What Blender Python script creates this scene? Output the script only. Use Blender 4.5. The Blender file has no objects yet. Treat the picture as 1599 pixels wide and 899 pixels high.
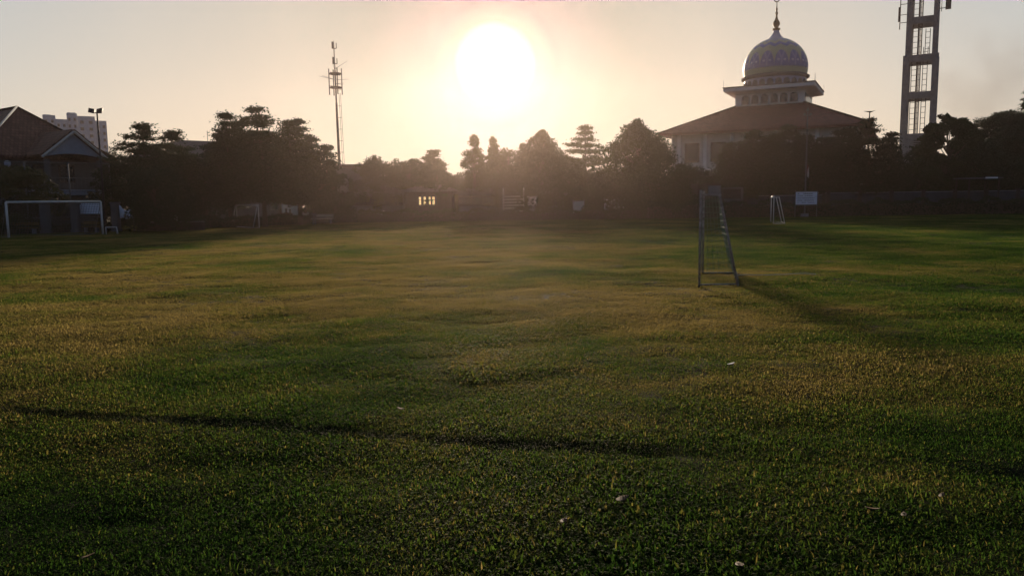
import bpy, math, random
import numpy as np
from mathutils import Vector, Matrix

R = math.radians
S = bpy.context.scene
COL = S.collection
rng = np.random.default_rng(7)
random.seed(7)

# ------------------------------------------------------------------ camera
F, CX, CY, CH = 1180.0, 799.5, 449.5, 1.70
PITCH, ROLL = math.atan((449.5 - 314) / F), R(0.75)
fw = Vector((0, math.cos(PITCH), -math.sin(PITCH)))
u0, r0 = Vector((0, math.sin(PITCH), math.cos(PITCH))), Vector((1, 0, 0))
rt = r0 * math.cos(ROLL) - u0 * math.sin(ROLL)
up = u0 * math.cos(ROLL) + r0 * math.sin(ROLL)


def ray(px, py):
    return fw + rt * ((px - CX) / F) - up * ((py - CY) / F)


def at(px, py, Y):
    d = ray(px, py)
    return Vector((0, 0, CH)) + d * (Y / d.y)


def gp(px, py):
    d = ray(px, py)
    return Vector((0, 0, CH)) + d * (-CH / d.z)


cam = bpy.data.cameras.new('camera')
cam.sensor_width = 36
cam.lens = 36 * F / 1599
cam.clip_end = 5000
co = bpy.data.objects.new('camera', cam)
COL.objects.link(co)
m = Matrix.Identity(4)
for i in range(3):
    m[i][0], m[i][1], m[i][2] = rt[i], up[i], -fw[i]
m[2][3] = CH
co.matrix_world = m
S.camera = co

# ------------------------------------------------------------------ sun, sky
sd = ray(773, 100).normalized()
ELEV = math.asin(sd.z)
AZ = math.atan2(sd.x, sd.y)
sun = bpy.data.lights.new('sun', 'SUN')
sun.energy = 5.0
sun.angle = R(6.5)      # a low sun blurred by thick morning air
sun.color = (1.0, 0.80, 0.58)
so = bpy.data.objects.new('sun', sun)
COL.objects.link(so)
so.rotation_euler = (-sd).to_track_quat('-Z', 'Y').to_euler()

W = bpy.data.worlds.new('World')
S.world = W
W.cycles.sampling_method = 'NONE'      # the sky is smooth: leave direct sampling to the sun
W.use_nodes = True
nt = W.node_tree
N, L = nt.nodes, nt.links
N.clear()
sky = N.new('ShaderNodeTexSky')
sky.sky_type = 'NISHITA'
sky.sun_disc = False
sky.sun_elevation = ELEV
sky.sun_rotation = AZ
sky.altitude = 50
sky.air_density = 1.0
sky.dust_density = 2.5
sky.ozone_density = 1.2
hs = N.new('ShaderNodeHueSaturation')
hs.inputs['Saturation'].default_value = 0.70
L.new(sky.outputs[0], hs.inputs['Color'])
gm = N.new('ShaderNodeGamma')
gm.inputs[1].default_value = 0.50
L.new(hs.outputs[0], gm.inputs[0])
bg = N.new('ShaderNodeBackground')
bg.inputs[1].default_value = 0.15
# the sun's own disc and the bright air round it
tc = N.new('ShaderNodeTexCoord')
dp = N.new('ShaderNodeVectorMath')
dp.operation = 'DOT_PRODUCT'
L.new(tc.outputs['Generated'], dp.inputs[0])
dp.inputs[1].default_value = sd
ac = N.new('ShaderNodeMath')
ac.operation = 'ARCCOSINE'
L.new(dp.outputs['Value'], ac.inputs[0])
mr = N.new('ShaderNodeMapRange')
mr.inputs['From Min'].default_value = 0
mr.inputs['From Max'].default_value = R(30)
L.new(ac.outputs[0], mr.inputs['Value'])
rp = N.new('ShaderNodeValToRGB')
e = rp.color_ramp.elements
AUR = [(0.0, (1, 1, 1)), (1.9, (1, 1, .98)), (2.45, (.40, .44, .28)), (3.0, (.12, .13, .07)),
       (4.5, (.04, .038, .02)), (9, (.012, .01, .005)), (18, (.003, .002, .001)), (30, (0, 0, 0))]
e[0].position, e[0].color = 0, (*AUR[0][1], 1)
e[1].position, e[1].color = 1, (0, 0, 0, 1)
for a_, c_ in AUR[1:-1]:
    k = e.new(a_ / 30)
    k.color = (*c_, 1)
L.new(mr.outputs[0], rp.inputs[0])
mr2 = N.new('ShaderNodeMapRange')
mr2.inputs['From Max'].default_value = R(180)
L.new(ac.outputs[0], mr2.inputs['Value'])
rp2 = N.new('ShaderNodeValToRGB')
e2 = rp2.color_ramp.elements
e2[0].color = (.02, .02, .02, 1)
e2[1].color = (.46, .58, .80, 1)
for a_, c_ in ((4, (.02, .08, .20)), (9, (.32, .40, .40)), (15, (.84, .82, .74)), (24, (1.30, 1.24, 1.12)), (35, (1.62, 1.60, 1.50)),
               (50, (1.86, 1.93, 1.88)), (72, (.62, .68, .76)), (95, (.40, .48, .62))):
    k = e2.new(a_ / 180)
    k.color = (*c_, 1)
L.new(mr2.outputs[0], rp2.inputs[0])
mxs = N.new('ShaderNodeMix')
mxs.data_type = 'RGBA'
mxs.blend_type = 'MULTIPLY'
mxs.inputs[0].default_value = 1
L.new(gm.outputs[0], mxs.inputs[6])
L.new(rp2.outputs[0], mxs.inputs[7])
# warmer towards the horizon, cooler overhead
sz = N.new('ShaderNodeSeparateXYZ')
L.new(tc.outputs['Generated'], sz.inputs[0])
mz = N.new('ShaderNodeMapRange')
mz.inputs['From Max'].default_value = .26
L.new(sz.outputs['Z'], mz.inputs['Value'])
rz_ = N.new('ShaderNodeMix')
rz_.data_type = 'RGBA'
rz_.inputs[6].default_value = (1.02, .945, .92, 1)
rz_.inputs[7].default_value = (.94, 1.0, 1.09, 1)
L.new(mz.outputs[0], rz_.inputs[0])
mx3 = N.new('ShaderNodeMix')
mx3.data_type = 'RGBA'
mx3.blend_type = 'MULTIPLY'
mx3.inputs[0].default_value = 1
L.new(mxs.outputs[2], mx3.inputs[6])
L.new(rz_.outputs[2], mx3.inputs[7])
L.new(mx3.outputs[2], bg.inputs[0])
bg2 = N.new('ShaderNodeBackground')
bg2.inputs[1].default_value = 1.6
L.new(rp.outputs[0], bg2.inputs[0])
ad = N.new('ShaderNodeAddShader')
L.new(bg.outputs[0], ad.inputs[0])
L.new(bg2.outputs[0], ad.inputs[1])
wo = N.new('ShaderNodeOutputWorld')
L.new(ad.outputs[0], wo.inputs[0])

S.view_settings.view_transform = 'Standard'
S.view_settings.look = 'None'
S.view_settings.gamma = 1
S.view_settings.exposure = 0.0
S.cycles.max_bounces = 6
S.cycles.diffuse_bounces = 3
S.cycles.transmission_bounces = 4
S.cycles.volume_bounces = 0
S.cycles.use_denoising = True
S.cycles.denoising_input_passes = 'RGB_ALBEDO'


# ------------------------------------------------------------------ materials
def mat(name, col, rough=0.8, vary=0.25, scale=3.0, col2=None, metal=0.0, spec=0.3, bump=0.0, transl=0.0):
    M = bpy.data.materials.new(name)
    M.use_nodes = True
    t = M.node_tree
    n, l = t.nodes, t.links
    b = n['Principled BSDF']
    b.inputs['Roughness'].default_value = rough
    b.inputs['Metallic'].default_value = metal
    b.inputs['Specular IOR Level'].default_value = spec
    tcn = n.new('ShaderNodeTexCoord')
    no = n.new('ShaderNodeTexNoise')
    no.inputs['Scale'].default_value = scale
    no.inputs['Detail'].default_value = 6
    no.inputs['Roughness'].default_value = .65
    l.new(tcn.outputs['Object'], no.inputs['Vector'])
    r_ = n.new('ShaderNodeValToRGB')
    r_.color_ramp.elements[0].position = .3
    r_.color_ramp.elements[1].position = .7
    c2 = col2 or tuple(c * (1 + vary) for c in col)
    c1 = col if col2 else tuple(c * (1 - vary) for c in col)
    r_.color_ramp.elements[0].color = (*c1, 1)
    r_.color_ramp.elements[1].color = (*c2, 1)
    l.new(no.outputs['Fac'], r_.inputs[0])
    l.new(r_.outputs[0], b.inputs['Base Color'])
    if bump:
        bp = n.new('ShaderNodeBump')
        bp.inputs['Strength'].default_value = bump
        bp.inputs['Distance'].default_value = .05
        l.new(no.outputs['Fac'], bp.inputs['Height'])
        l.new(bp.outputs[0], b.inputs['Normal'])
    if transl:
        tr = n.new('ShaderNodeBsdfTranslucent')
        l.new(r_.outputs[0], tr.inputs[0])
        mx = n.new('ShaderNodeMixShader')
        mx.inputs[0].default_value = transl
        l.new(b.outputs[0], mx.inputs[1])
        l.new(tr.outputs[0], mx.inputs[2])
        l.new(mx.outputs[0], n['Material Output'].inputs[0])
    return M


def tile_mat(name, col, col2, sx=3.2, sy=3.0, axis='XZ'):
    """clay roof tiles: courses and rolls as bump, kiln colour as noise"""
    M = mat(name, col, .75, col2=col2, scale=1.3)
    t = M.node_tree
    n, l = t.nodes, t.links
    b = n['Principled BSDF']
    tcn = n.new('ShaderNodeTexCoord')
    br = n.new('ShaderNodeTexBrick')
    br.inputs['Scale'].default_value = sx
    br.inputs['Mortar Size'].default_value = .06
    br.inputs['Brick Width'].default_value = .8
    br.inputs['Row Height'].default_value = 1.0
    br.inputs['Color1'].default_value = (1, 1, 1, 1)
    br.inputs['Color2'].default_value = (.55, .55, .58, 1)
    br.inputs['Mortar'].default_value = (.10, .10, .10, 1)
    l.new(tcn.outputs['UV'], br.inputs['Vector'])
    mx = n.new('ShaderNodeMix')
    mx.data_type = 'RGBA'
    mx.blend_type = 'MULTIPLY'
    mx.inputs[0].default_value = .92
    src = b.inputs['Base Color'].links[0].from_socket
    l.new(src, mx.inputs[6])
    l.new(br.outputs['Color'], mx.inputs[7])
    l.new(mx.outputs[2], b.inputs['Base Color'])
    bp = n.new('ShaderNodeBump')
    bp.inputs['Strength'].default_value = .6
    bp.inputs['Distance'].default_value = .06
    l.new(br.outputs['Color'], bp.inputs['Height'])
    l.new(bp.outputs[0], b.inputs['Normal'])
    return M


def emit_mat(name, col, s):
    M = bpy.data.materials.new(name)
    M.use_nodes = True
    b = M.node_tree.nodes['Principled BSDF']
    b.inputs['Base Color'].default_value = (*col, 1)
    b.inputs['Emission Color'].default_value = (*col, 1)
    b.inputs['Emission Strength'].default_value = s
    return M


M_white = mat('worn_white_paint', (.62, .62, .60), .5, .15, 6)
M_rusty = mat('chipped_white_paint', (.50, .48, .46), .6, scale=14, col2=(.12, .075, .05))
M_wall = mat('pale_plaster', (.50, .50, .48), .9, .15, 1.2)
M_wallw = mat('white_plaster', (.80, .80, .78), .9, .1, 1.0)
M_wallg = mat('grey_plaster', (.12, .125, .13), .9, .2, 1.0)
M_conc = mat('weathered_concrete', (.21, .22, .235), .9, .25, .8, bump=.3)
M_steel = mat('galvanised_steel', (.16, .17, .18), .8, .2, 5, metal=.1)
M_dark = mat('dark_painted_metal', (.04, .04, .045), .5, .3, 5)
M_dim = mat('dark_render', (.065, .072, .085), .9, .3, 1.0)  # plain dark tone for the boundary walls
M_blue = mat('pale_blue_paint', (.30, .36, .45), .7, .12, 2)
M_brown = mat('brown_wood', (.070, .052, .040), .7, .3, 4)
M_yellow = mat('yellow_paint', (.16, .10, .025), .7, .3, 4)
M_glass = mat('dark_glass', (.03, .035, .045), .12, .2, 3, spec=.6)
M_tileA = tile_mat('red_clay_tiles', (.13, .05, .034), (.19, .075, .052), 1.0)
M_tileB = tile_mat('maroon_clay_tiles', (.21, .048, .040), (.28, .072, .058), 1.0)
M_roofg = mat('grey_brown_roofing', (.13, .11, .10), .8, .25, 2)
M_bark = mat('tree_bark', (.10, .075, .05), .9, .35, 6, bump=.5)
M_banner = mat('white_banner_cloth', (.72, .77, .88), .8, .08, 2)
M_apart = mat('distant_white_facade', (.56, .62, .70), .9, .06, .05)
M_domey = mat('yellow_dome_tiles', (.50, .42, .10), .45, .12, 2)
M_domeb = mat('blue_dome_tiles', (.13, .16, .33), .4, .15, 2)
M_domew = mat('pale_blue_tiles', (.40, .44, .58), .45, .1, 2)
M_gold = mat('tarnished_brass', (.11, .09, .045), .45, .2, 3, metal=.6)
M_net = mat('green_net_cord', (.14, .22, .13), .8, .2, 8)
M_gapglow = emit_mat('bright_gap_glow', (1.0, .72, .34), .85)  # glow for panes that stand in for sunlit background, no lamp behind
M_skin = mat('skin', (.13, .08, .055), .6, .05, 5)
M_hair = mat('black_hair', (.015, .012, .01), .5, .1, 5)
M_red = mat('red_cloth', (.20, .035, .032), .85, .15, 6)
M_flagw = mat('white_flag_cloth', (.55, .53, .50), .85, .1, 6)
M_cloth = mat('dark_cloth', (.03, .032, .04), .85, .2, 6)
M_clothg = mat('grey_cloth', (.16, .16, .18), .85, .2, 6)
M_shirt = mat('white_cloth', (.6, .6, .62), .85, .1, 6)
M_rubber = mat('black_rubber', (.02, .02, .02), .8, .2, 6)
LEAF = [mat('dark_leaf', (.030, .050, .016), .55, col2=(.060, .085, .024), scale=.9, transl=.10, spec=.08),
        mat('olive_leaf', (.045, .062, .018), .55, col2=(.075, .090, .028), scale=.9, transl=.10, spec=.08),
        mat('deep_leaf', (.024, .042, .018), .55, col2=(.045, .070, .026), scale=.9, transl=.08, spec=.08)]
M_litleaf = mat('dry_leaf', (.085, .050, .024), .7, .3, 20)
M_litred = mat('red_brown_leaf', (.07, .022, .015), .7, .3, 20)
M_paper = mat('white_litter', (.42, .42, .45), .7, .1, 20)


# ------------------------------------------------------------------ builders
def mesh_np(name, V, Q, mat_, parent=None, smooth=False):
    me = bpy.data.meshes.new(name)
    V = np.asarray(V, np.float32)
    Q = np.asarray(Q, np.int32)
    me.vertices.add(len(V))
    me.vertices.foreach_set('co', V.ravel())
    k = Q.shape[1]
    me.loops.add(Q.size)
    me.loops.foreach_set('vertex_index', Q.ravel())
    me.polygons.add(len(Q))
    me.polygons.foreach_set('loop_start', np.arange(0, Q.size, k, dtype=np.int32))
    me.polygons.foreach_set('loop_total', np.full(len(Q), k, np.int32))
    if smooth:
        me.polygons.foreach_set('use_smooth', np.ones(len(Q), bool))
    me.update(calc_edges=True)
    me.validate()
    for mm in (mat_ if isinstance(mat_, list) else [mat_]):
        me.materials.append(mm)
    o = bpy.data.objects.new(name, me)
    COL.objects.link(o)
    o.parent = parent
    return o


class MB:
    def __init__(s):
        s.v, s.f, s.mi, s.sm = [], [], [], []
        s.uv = {}

    def add(s, vs, fs, mi=0, smooth=False):
        b = len(s.v)
        s.v += [tuple(p) for p in vs]
        for f in fs:
            s.f.append(tuple(b + i for i in f))
            s.mi.append(mi)
            s.sm.append(smooth)
        return s

    def box(s, c, d, rz=0, mi=0, top=1.0):
        x, y, z = d[0] / 2, d[1] / 2, d[2] / 2
        cr, sr = math.cos(rz), math.sin(rz)
        vs = []
        for k in (-1, 1):
            g = top if k == 1 else 1
            for (i, j) in ((-1, -1), (1, -1), (1, 1), (-1, 1)):
                a, b = i * x * g, j * y * g
                vs.append((c[0] + a * cr - b * sr, c[1] + a * sr + b * cr, c[2] + k * z))
        return s.add(vs, [(3, 2, 1, 0), (4, 5, 6, 7), (0, 1, 5, 4), (1, 2, 6, 5), (2, 3, 7, 6), (3, 0, 4, 7)], mi)

    def tube(s, p0, p1, r0_, r1_=None, n=8, mi=0):
        return s.path([p0, p1], [r0_, r0_ if r1_ is None else r1_], n, mi)

    def path(s, pts, rs, n=8, mi=0):
        pts = [Vector(p) for p in pts]
        vs, fs = [], []
        for i, p in enumerate(pts):
            d = (pts[min(i + 1, len(pts) - 1)] - pts[max(i - 1, 0)]).normalized()
            a = d.cross(Vector((0, 0, 1)) if abs(d.z) < .9 else Vector((1, 0, 0))).normalized()
            b = d.cross(a)
            for k in range(n):
                t = 2 * math.pi * k / n
                vs.append(p + (a * math.cos(t) + b * math.sin(t)) * rs[i])
        for i in range(len(pts) - 1):
            for k in range(n):
                k2 = (k + 1) % n
                fs.append((i * n + k, i * n + k2, (i + 1) * n + k2, (i + 1) * n + k))
        s.add(vs, fs, mi, n > 5)
        e0 = len(s.v) - len(vs)
        s.f.append(tuple(e0 + k for k in reversed(range(n))))
        s.f.append(tuple(e0 + (len(pts) - 1) * n + k for k in range(n)))
        s.mi += [mi, mi]
        s.sm += [False, False]
        return s

    def lathe(s, prof, c=(0, 0, 0), n=32, mi=0, smooth=True):
        vs, fs = [], []
        for (r_, z) in prof:
            for k in range(n):
                t = 2 * math.pi * k / n
                vs.append((c[0] + r_ * math.cos(t), c[1] + r_ * math.sin(t), c[2] + z))
        for i in range(len(prof) - 1):
            for k in range(n):
                k2 = (k + 1) % n
                fs.append((i * n + k, i * n + k2, (i + 1) * n + k2, (i + 1) * n + k))
        return s.add(vs, fs, mi, smooth)

    def slab(s, poly, th, mi=0):
        """closed prism from a planar 3D polygon, thickened along its normal"""
        P = [Vector(p) for p in poly]
        nrm = (P[1] - P[0]).cross(P[2] - P[0]).normalized() * th
        n = len(P)
        vs = P + [p - nrm for p in P]
        fs = [tuple(range(n)), tuple(reversed(range(n, 2 * n)))]
        for i in range(n):
            j = (i + 1) % n
            fs.append((i, i + n, j + n, j))
        return s.add(vs, fs, mi)

    def build(s, name, mats, parent=None, uvroof=False):
        me = bpy.data.meshes.new(name)
        me.from_pydata(s.v, [], s.f)
        for mm in (mats if isinstance(mats, (list, tuple)) else [mats]):
            me.materials.append(mm)
        me.polygons.foreach_set('material_index', s.mi)
        me.polygons.foreach_set('use_smooth', s.sm)
        if uvroof:
            uvl = me.uv_layers.new(name='UVMap')
            for p in me.polygons:
                nn = p.normal
                dn = Vector((nn.x, nn.y, 0))
                if dn.length < .05:
                    dn = Vector((0, -1, 0))
                dn.normalize()
                al = Vector((-dn.y, dn.x, 0))
                down = al.cross(nn)
                for li in p.loop_indices:
                    q = me.vertices[me.loops[li].vertex_index].co
                    uvl.data[li].uv = (q.dot(al) / .34, q.dot(down) / .34)
        me.update()
        o = bpy.data.objects.new(name, me)
        COL.objects.link(o)
        o.parent = parent
        return o


def tag(o, label=None, cat=None, group=None, kind=None):
    if label:
        o['label'] = label
    if cat:
        o['category'] = cat
    if group:
        o['group'] = group
    if kind:
        o['kind'] = kind
    return o


def thing(name, label, cat, loc=(0, 0, 0), rz=0, group=None):
    o = bpy.data.objects.new(name, None)
    o.empty_display_size = .3
    COL.objects.link(o)
    o.location = loc
    o.rotation_euler = (0, 0, rz)
    return tag(o, label, cat, group)


# ------------------------------------------------------------------ ground
def fbm(x, y, seed, sc, octv=4):
    r = np.random.default_rng(seed)
    out = np.zeros_like(x)
    amp = 1
    for o_ in range(octv):
        k = r.uniform(.6, 1.6, 6) * 2 * np.pi / sc * 2 ** o_
        th = r.uniform(0, 2 * np.pi, 6)
        ph = r.uniform(0, 2 * np.pi, 6)
        for i in range(6):
            out += amp * np.sin((x * np.cos(th[i]) + y * np.sin(th[i])) * k[i] + ph[i]) / 6
        amp *= .55
    return out


LINE1 = (gp(-150, 630), gp(1750, 750))
LINE2 = (gp(1092, 447), gp(1052, 700))


def seg_d(x, y, a, b):
    dx, dy = b.x - a.x, b.y - a.y
    t = np.clip(((x - a.x) * dx + (y - a.y) * dy) / (dx * dx + dy * dy), 0, 1)
    return np.hypot(x - a.x - t * dx, y - a.y - t * dy)


def ground_z(x, y):
    fade = np.clip((64 - y) / 12, 0, 1) * np.clip((y + 12) / 8, 0, 1) * np.clip((75 - np.abs(x)) / 10, 0, 1)
    z = .035 * fbm(x, y, 3, 7.0, 2) + .030 * fbm(x * .6, y, 5, 2.0, 3)
    w = .015 * fbm(x, y, 15, 1.1, 2)
    z = z - (.042 * np.clip((1.6 - x) / 2.0, .10, 1) + .014 * np.clip((x - 2.6) / 1, 0, 1)) * np.exp(-((seg_d(x, y, *LINE1) + w) / .10) ** 2)
    z = z - .02 * np.exp(-((seg_d(x, y, *LINE2) + w) / .14) ** 2)
    return z * fade


def axis(lo, hi, step, far):
    a = np.arange(lo, hi + 1e-6, step)
    g, d = [], step
    x = hi
    while x < far:
        d *= 1.5
        x = min(x + d, far)
        g.append(x)
    g2, d, x = [], step, lo
    while x > -far:
        d *= 1.5
        x = max(x - d, -far)
        g2.append(x)
    return np.concatenate([np.array(g2[::-1]), a, np.array(g)])


gx, gy = axis(-46, 70, .2, 300), axis(-8, 68, .12, 250)
XX, YY = np.meshgrid(gx, gy)
ZZ = ground_z(XX, YY)
V = np.stack([XX.ravel(), YY.ravel(), ZZ.ravel()], 1)
nx, ny = len(gx), len(gy)


def mesh_z(x, y):
    i = np.clip(np.searchsorted(gx, x) - 1, 0, nx - 2)
    j = np.clip(np.searchsorted(gy, y) - 1, 0, ny - 2)
    a = (x - gx[i]) / (gx[i + 1] - gx[i])
    b = (y - gy[j]) / (gy[j + 1] - gy[j])
    return (ZZ[j, i] * (1 - a) + ZZ[j, i + 1] * a) * (1 - b) + (ZZ[j + 1, i] * (1 - a) + ZZ[j + 1, i + 1] * a) * b


i0 = (np.arange(ny - 1)[:, None] * nx + np.arange(nx - 1)[None, :]).ravel()
Q = np.stack([i0, i0 + 1, i0 + nx + 1, i0 + nx], 1)


def grass_mat(name, blade):
    M = bpy.data.materials.new(name)
    M.use_nodes = True
    t = M.node_tree
    n, l = t.nodes, t.links
    b = n['Principled BSDF']
    b.inputs['Roughness'].default_value = .6 if blade else .95
    b.inputs['Specular IOR Level'].default_value = .008 if blade else .02
    ge = n.new('ShaderNodeNewGeometry')

    def noise(sc, det, seed):
        mp = n.new('ShaderNodeMapping')
        mp.inputs['Location'].default_value = (seed * 13.1, seed * 7.7, 0)
        l.new(ge.outputs['Position'], mp.inputs['Vector'])
        x = n.new('ShaderNodeTexNoise')
        x.inputs['Scale'].default_value = sc
        x.inputs['Detail'].default_value = det
        x.inputs['Roughness'].default_value = .6
        l.new(mp.outputs[0], x.inputs['Vector'])
        return x.outputs['Fac']

    def mth(op, a, c):
        x = n.new('ShaderNodeMath')
        x.operation = op
        for i, q in enumerate((a, c)):
            if isinstance(q, (int, float)):
                x.inputs[i].default_value = q
            else:
                l.new(q, x.inputs[i])
        return x.outputs[0]
    dry = mth('ADD', mth('ADD', mth('MULTIPLY', noise(.22, 4, 1), 1.35), -.225), mth('MULTIPLY', noise(.8, 4, 2), .55))
    if blade:
        oi = n.new('ShaderNodeObjectInfo')
        dry = mth('ADD', dry, mth('MULTIPLY', oi.outputs['Random'], .12))
        at_ = n.new('ShaderNodeAttribute')
        at_.attribute_name = 'tone'
        dry = mth('ADD', dry, mth('MULTIPLY', at_.outputs['Fac'], .34))
    else:
        dry = mth('ADD', dry, .22)
    # the turf is greener towards the right-hand touchline
    sx = n.new('ShaderNodeSeparateXYZ')
    l.new(ge.outputs['Position'], sx.inputs[0])
    mrx = n.new('ShaderNodeMapRange')
    mrx.interpolation_type = 'SMOOTHSTEP'
    mrx.inputs['From Min'].default_value = -3
    mrx.inputs['From Max'].default_value = 12
    mrx.inputs['To Min'].default_value = .04
    mrx.inputs['To Max'].default_value = -.15
    l.new(sx.outputs['X'], mrx.inputs['Value'])
    dry = mth('ADD', dry, mrx.outputs[0])
    def smooth(sock, a, b_, c, d):
        x = n.new('ShaderNodeMapRange')
        x.interpolation_type = 'SMOOTHSTEP'
        for k_, v_ in (('From Min', a), ('From Max', b_), ('To Min', c), ('To Max', d)):
            x.inputs[k_].default_value = v_
        l.new(sock, x.inputs['Value'])
        return x.outputs[0]
    # broad-leaved near end, worn dry middle; foreground shade and midfield sun painted in too
    dry = mth('ADD', dry, smooth(sx.outputs['Y'], 3.2, 6.5, -.12, .03))
    xo = mth('ABSOLUTE', mth('ADD', sx.outputs['X'], 2.0), 0)
    worn = mth('MULTIPLY', smooth(xo, 2, 16, .13, 0), mth('MULTIPLY', smooth(sx.outputs['Y'], 5, 11, 0, 1), smooth(sx.outputs['Y'], 40, 55, 1, .3)))
    dry = mth('ADD', dry, worn)
    # a damp strip where an old marking has killed the turf
    A_, B_ = LINE1
    dx_, dy_ = (B_ - A_).normalized().x, (B_ - A_).normalized().y
    vd = n.new('ShaderNodeVectorMath')
    vd.operation = 'DOT_PRODUCT'
    l.new(ge.outputs['Position'], vd.inputs[0])
    vd.inputs[1].default_value = (-dy_, dx_, 0)
    off_ = mth('ADD', vd.outputs['Value'], dy_ * A_.x - dx_ * A_.y)
    off_ = mth('ADD', off_, mth('MULTIPLY', mth('SUBTRACT', noise(2.2, 3, 5), .5), .14))
    strip = smooth(mth('ABSOLUTE', off_, 0), .05, .15, 1, 0)
    strip = mth('MULTIPLY', strip, mth('MAXIMUM', smooth(sx.outputs['X'], .2, 2.0, 1, .12), smooth(sx.outputs['X'], 2.5, 3.1, 0, .6)))
    strip = mth('MULTIPLY', strip, smooth(noise(1.3, 2, 8), .30, .50, .45, 1))
    cr = n.new('ShaderNodeValToRGB')
    el = cr.color_ramp.elements
    if blade:
        stops = [(.50, (.014, .036, .009)), (.66, (.026, .062, .013)), (.84, (.056, .092, .021)), (1.01, (.120, .112, .036)), (1.14, (.195, .152, .074))]
    else:
        stops = [(.60, (.014, .024, .007)), (.85, (.030, .032, .011)), (1.0, (.060, .048, .022))]
    stops = [(p_ * .9, c_) for p_, c_ in stops]
    el[0].position, el[0].color = stops[0][0], (*stops[0][1], 1)
    el[1].position, el[1].color = stops[-1][0], (*stops[-1][1], 1)
    dry = mth('MULTIPLY', dry, .9)
    for p_, c_ in stops[1:-1]:
        q = el.new(p_)
        q.color = (*c_, 1)
    l.new(dry, cr.inputs[0])
    dk = n.new('ShaderNodeMix')
    dk.data_type = 'RGBA'
    dk.blend_type = 'MULTIPLY'
    dk.inputs[0].default_value = 1
    dk.inputs[7].default_value = (.62, .62, .62, 1)
    wet = n.new('ShaderNodeMix')
    wet.data_type = 'RGBA'
    wet.inputs[7].default_value = (.010, .014, .013, 1)
    l.new(mth('MULTIPLY', strip, .85), wet.inputs[0])
    l.new(cr.outputs[0], wet.inputs[6])
    l.new(wet.outputs[2], dk.inputs[6])
    l.new(dk.outputs[2], b.inputs['Base Color'])
    if blade:
        tr = n.new('ShaderNodeBsdfTranslucent')
        gn = n.new('ShaderNodeMix')
        gn.data_type = 'RGBA'
        gn.blend_type = 'MULTIPLY'
        gn.inputs[0].default_value = 1
        gn.inputs[7].default_value = (2.3, 2.25, 1.4, 1)
        l.new(wet.outputs[2], gn.inputs[6])
        l.new(gn.outputs[2], tr.inputs[0])
        mx = n.new('ShaderNodeMixShader')
        mx.inputs[0].default_value = .5
        l.new(b.outputs[0], mx.inputs[1])
        l.new(tr.outputs[0], mx.inputs[2])
        l.new(mx.outputs[0], n['Material Output'].inputs[0])
    return M


M_soil = grass_mat('turf_soil', False)
M_blade = grass_mat('grass_blade', True)
g = mesh_np('ground', V, Q, M_soil, smooth=True)
tag(g, kind='structure')


# ------------------------------------------------------------------ grass
def patch(seed, n, rad, hmean, wmean, flat):
    r = np.random.default_rng(seed)
    a = r.uniform(0, 2 * np.pi, n)
    d = rad * np.sqrt(r.uniform(0, 1, n))
    bx, by = d * np.cos(a), d * np.sin(a)
    h = hmean * r.uniform(.45, 1.5, n)
    w = wmean * r.uniform(.6, 1.4, n)
    az = r.uniform(0, 2 * np.pi, n)
    lean = np.clip(r.normal(flat, .28, n), .05, 1.45)          # from upright
    lx, ly = np.cos(az), np.sin(az)
    sx_, sy_ = -ly, lx
    V = np.zeros((n, 5, 3))
    l1, l2 = h * .55, h * .45
    V[:, 0] = np.stack([bx - sx_ * w / 2, by - sy_ * w / 2, np.zeros(n) - .004], 1)
    V[:, 1] = np.stack([bx + sx_ * w / 2, by + sy_ * w / 2, np.zeros(n) - .004], 1)
    m1 = np.sin(lean * .7) * l1
    z1 = np.cos(lean * .7) * l1
    mx_, my_ = bx + lx * m1, by + ly * m1
    V[:, 2] = np.stack([mx_ + sx_ * w * .5, my_ + sy_ * w * .5, z1], 1)
    V[:, 3] = np.stack([mx_ - sx_ * w * .5, my_ - sy_ * w * .5, z1], 1)
    le2 = np.clip(lean * 1.45, 0, 1.9)
    V[:, 4] = np.stack([mx_ + lx * np.sin(le2) * l2, my_ + ly * np.sin(le2) * l2, np.maximum(z1 + np.cos(le2) * l2, .002)], 1)
    b = (np.arange(n) * 5)[:, None]
    F4 = b + np.array([[0, 1, 2, 3]])
    F3 = b + np.array([[3, 2, 4]])
    me = bpy.data.meshes.new('grass_patch')
    me.vertices.add(n * 5)
    me.vertices.foreach_set('co', V.reshape(-1).astype(np.float32))
    loops = np.concatenate([F4.ravel(), F3.ravel()]).astype(np.int32)
    me.loops.add(len(loops))
    me.loops.foreach_set('vertex_index', loops)
    me.polygons.add(2 * n)
    st = np.concatenate([np.arange(n) * 4, 4 * n + np.arange(n) * 3]).astype(np.int32)
    me.polygons.foreach_set('loop_start', st)
    me.polygons.foreach_set('loop_total', np.concatenate([np.full(n, 4), np.full(n, 3)]).astype(np.int32))
    me.update(calc_edges=True)
    tone = r.choice([0, .35, .6, 1.0], n, p=[.50, .30, .14, .06])
    at_ = me.attributes.new('tone', 'FLOAT', 'POINT')
    at_.data.foreach_set('value', np.repeat(tone, 5).astype(np.float32))
    me.materials.append(M_blade)
    return bpy.data.objects.new('grass_patch', me)


gcol = bpy.data.collections.new('grass_patches')
specs = [(240, .20, .025, .0046, 1.05), (240, .20, .029, .0044, .92), (230, .20, .025, .0060, 1.2),
         (230, .20, .028, .0056, 1.12), (230, .20, .028, .0034, .95), (200, .20, .026, .0068, 1.25)]
for i, sp in enumerate(specs):
    gcol.objects.link(patch(100 + i, *sp))

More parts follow.
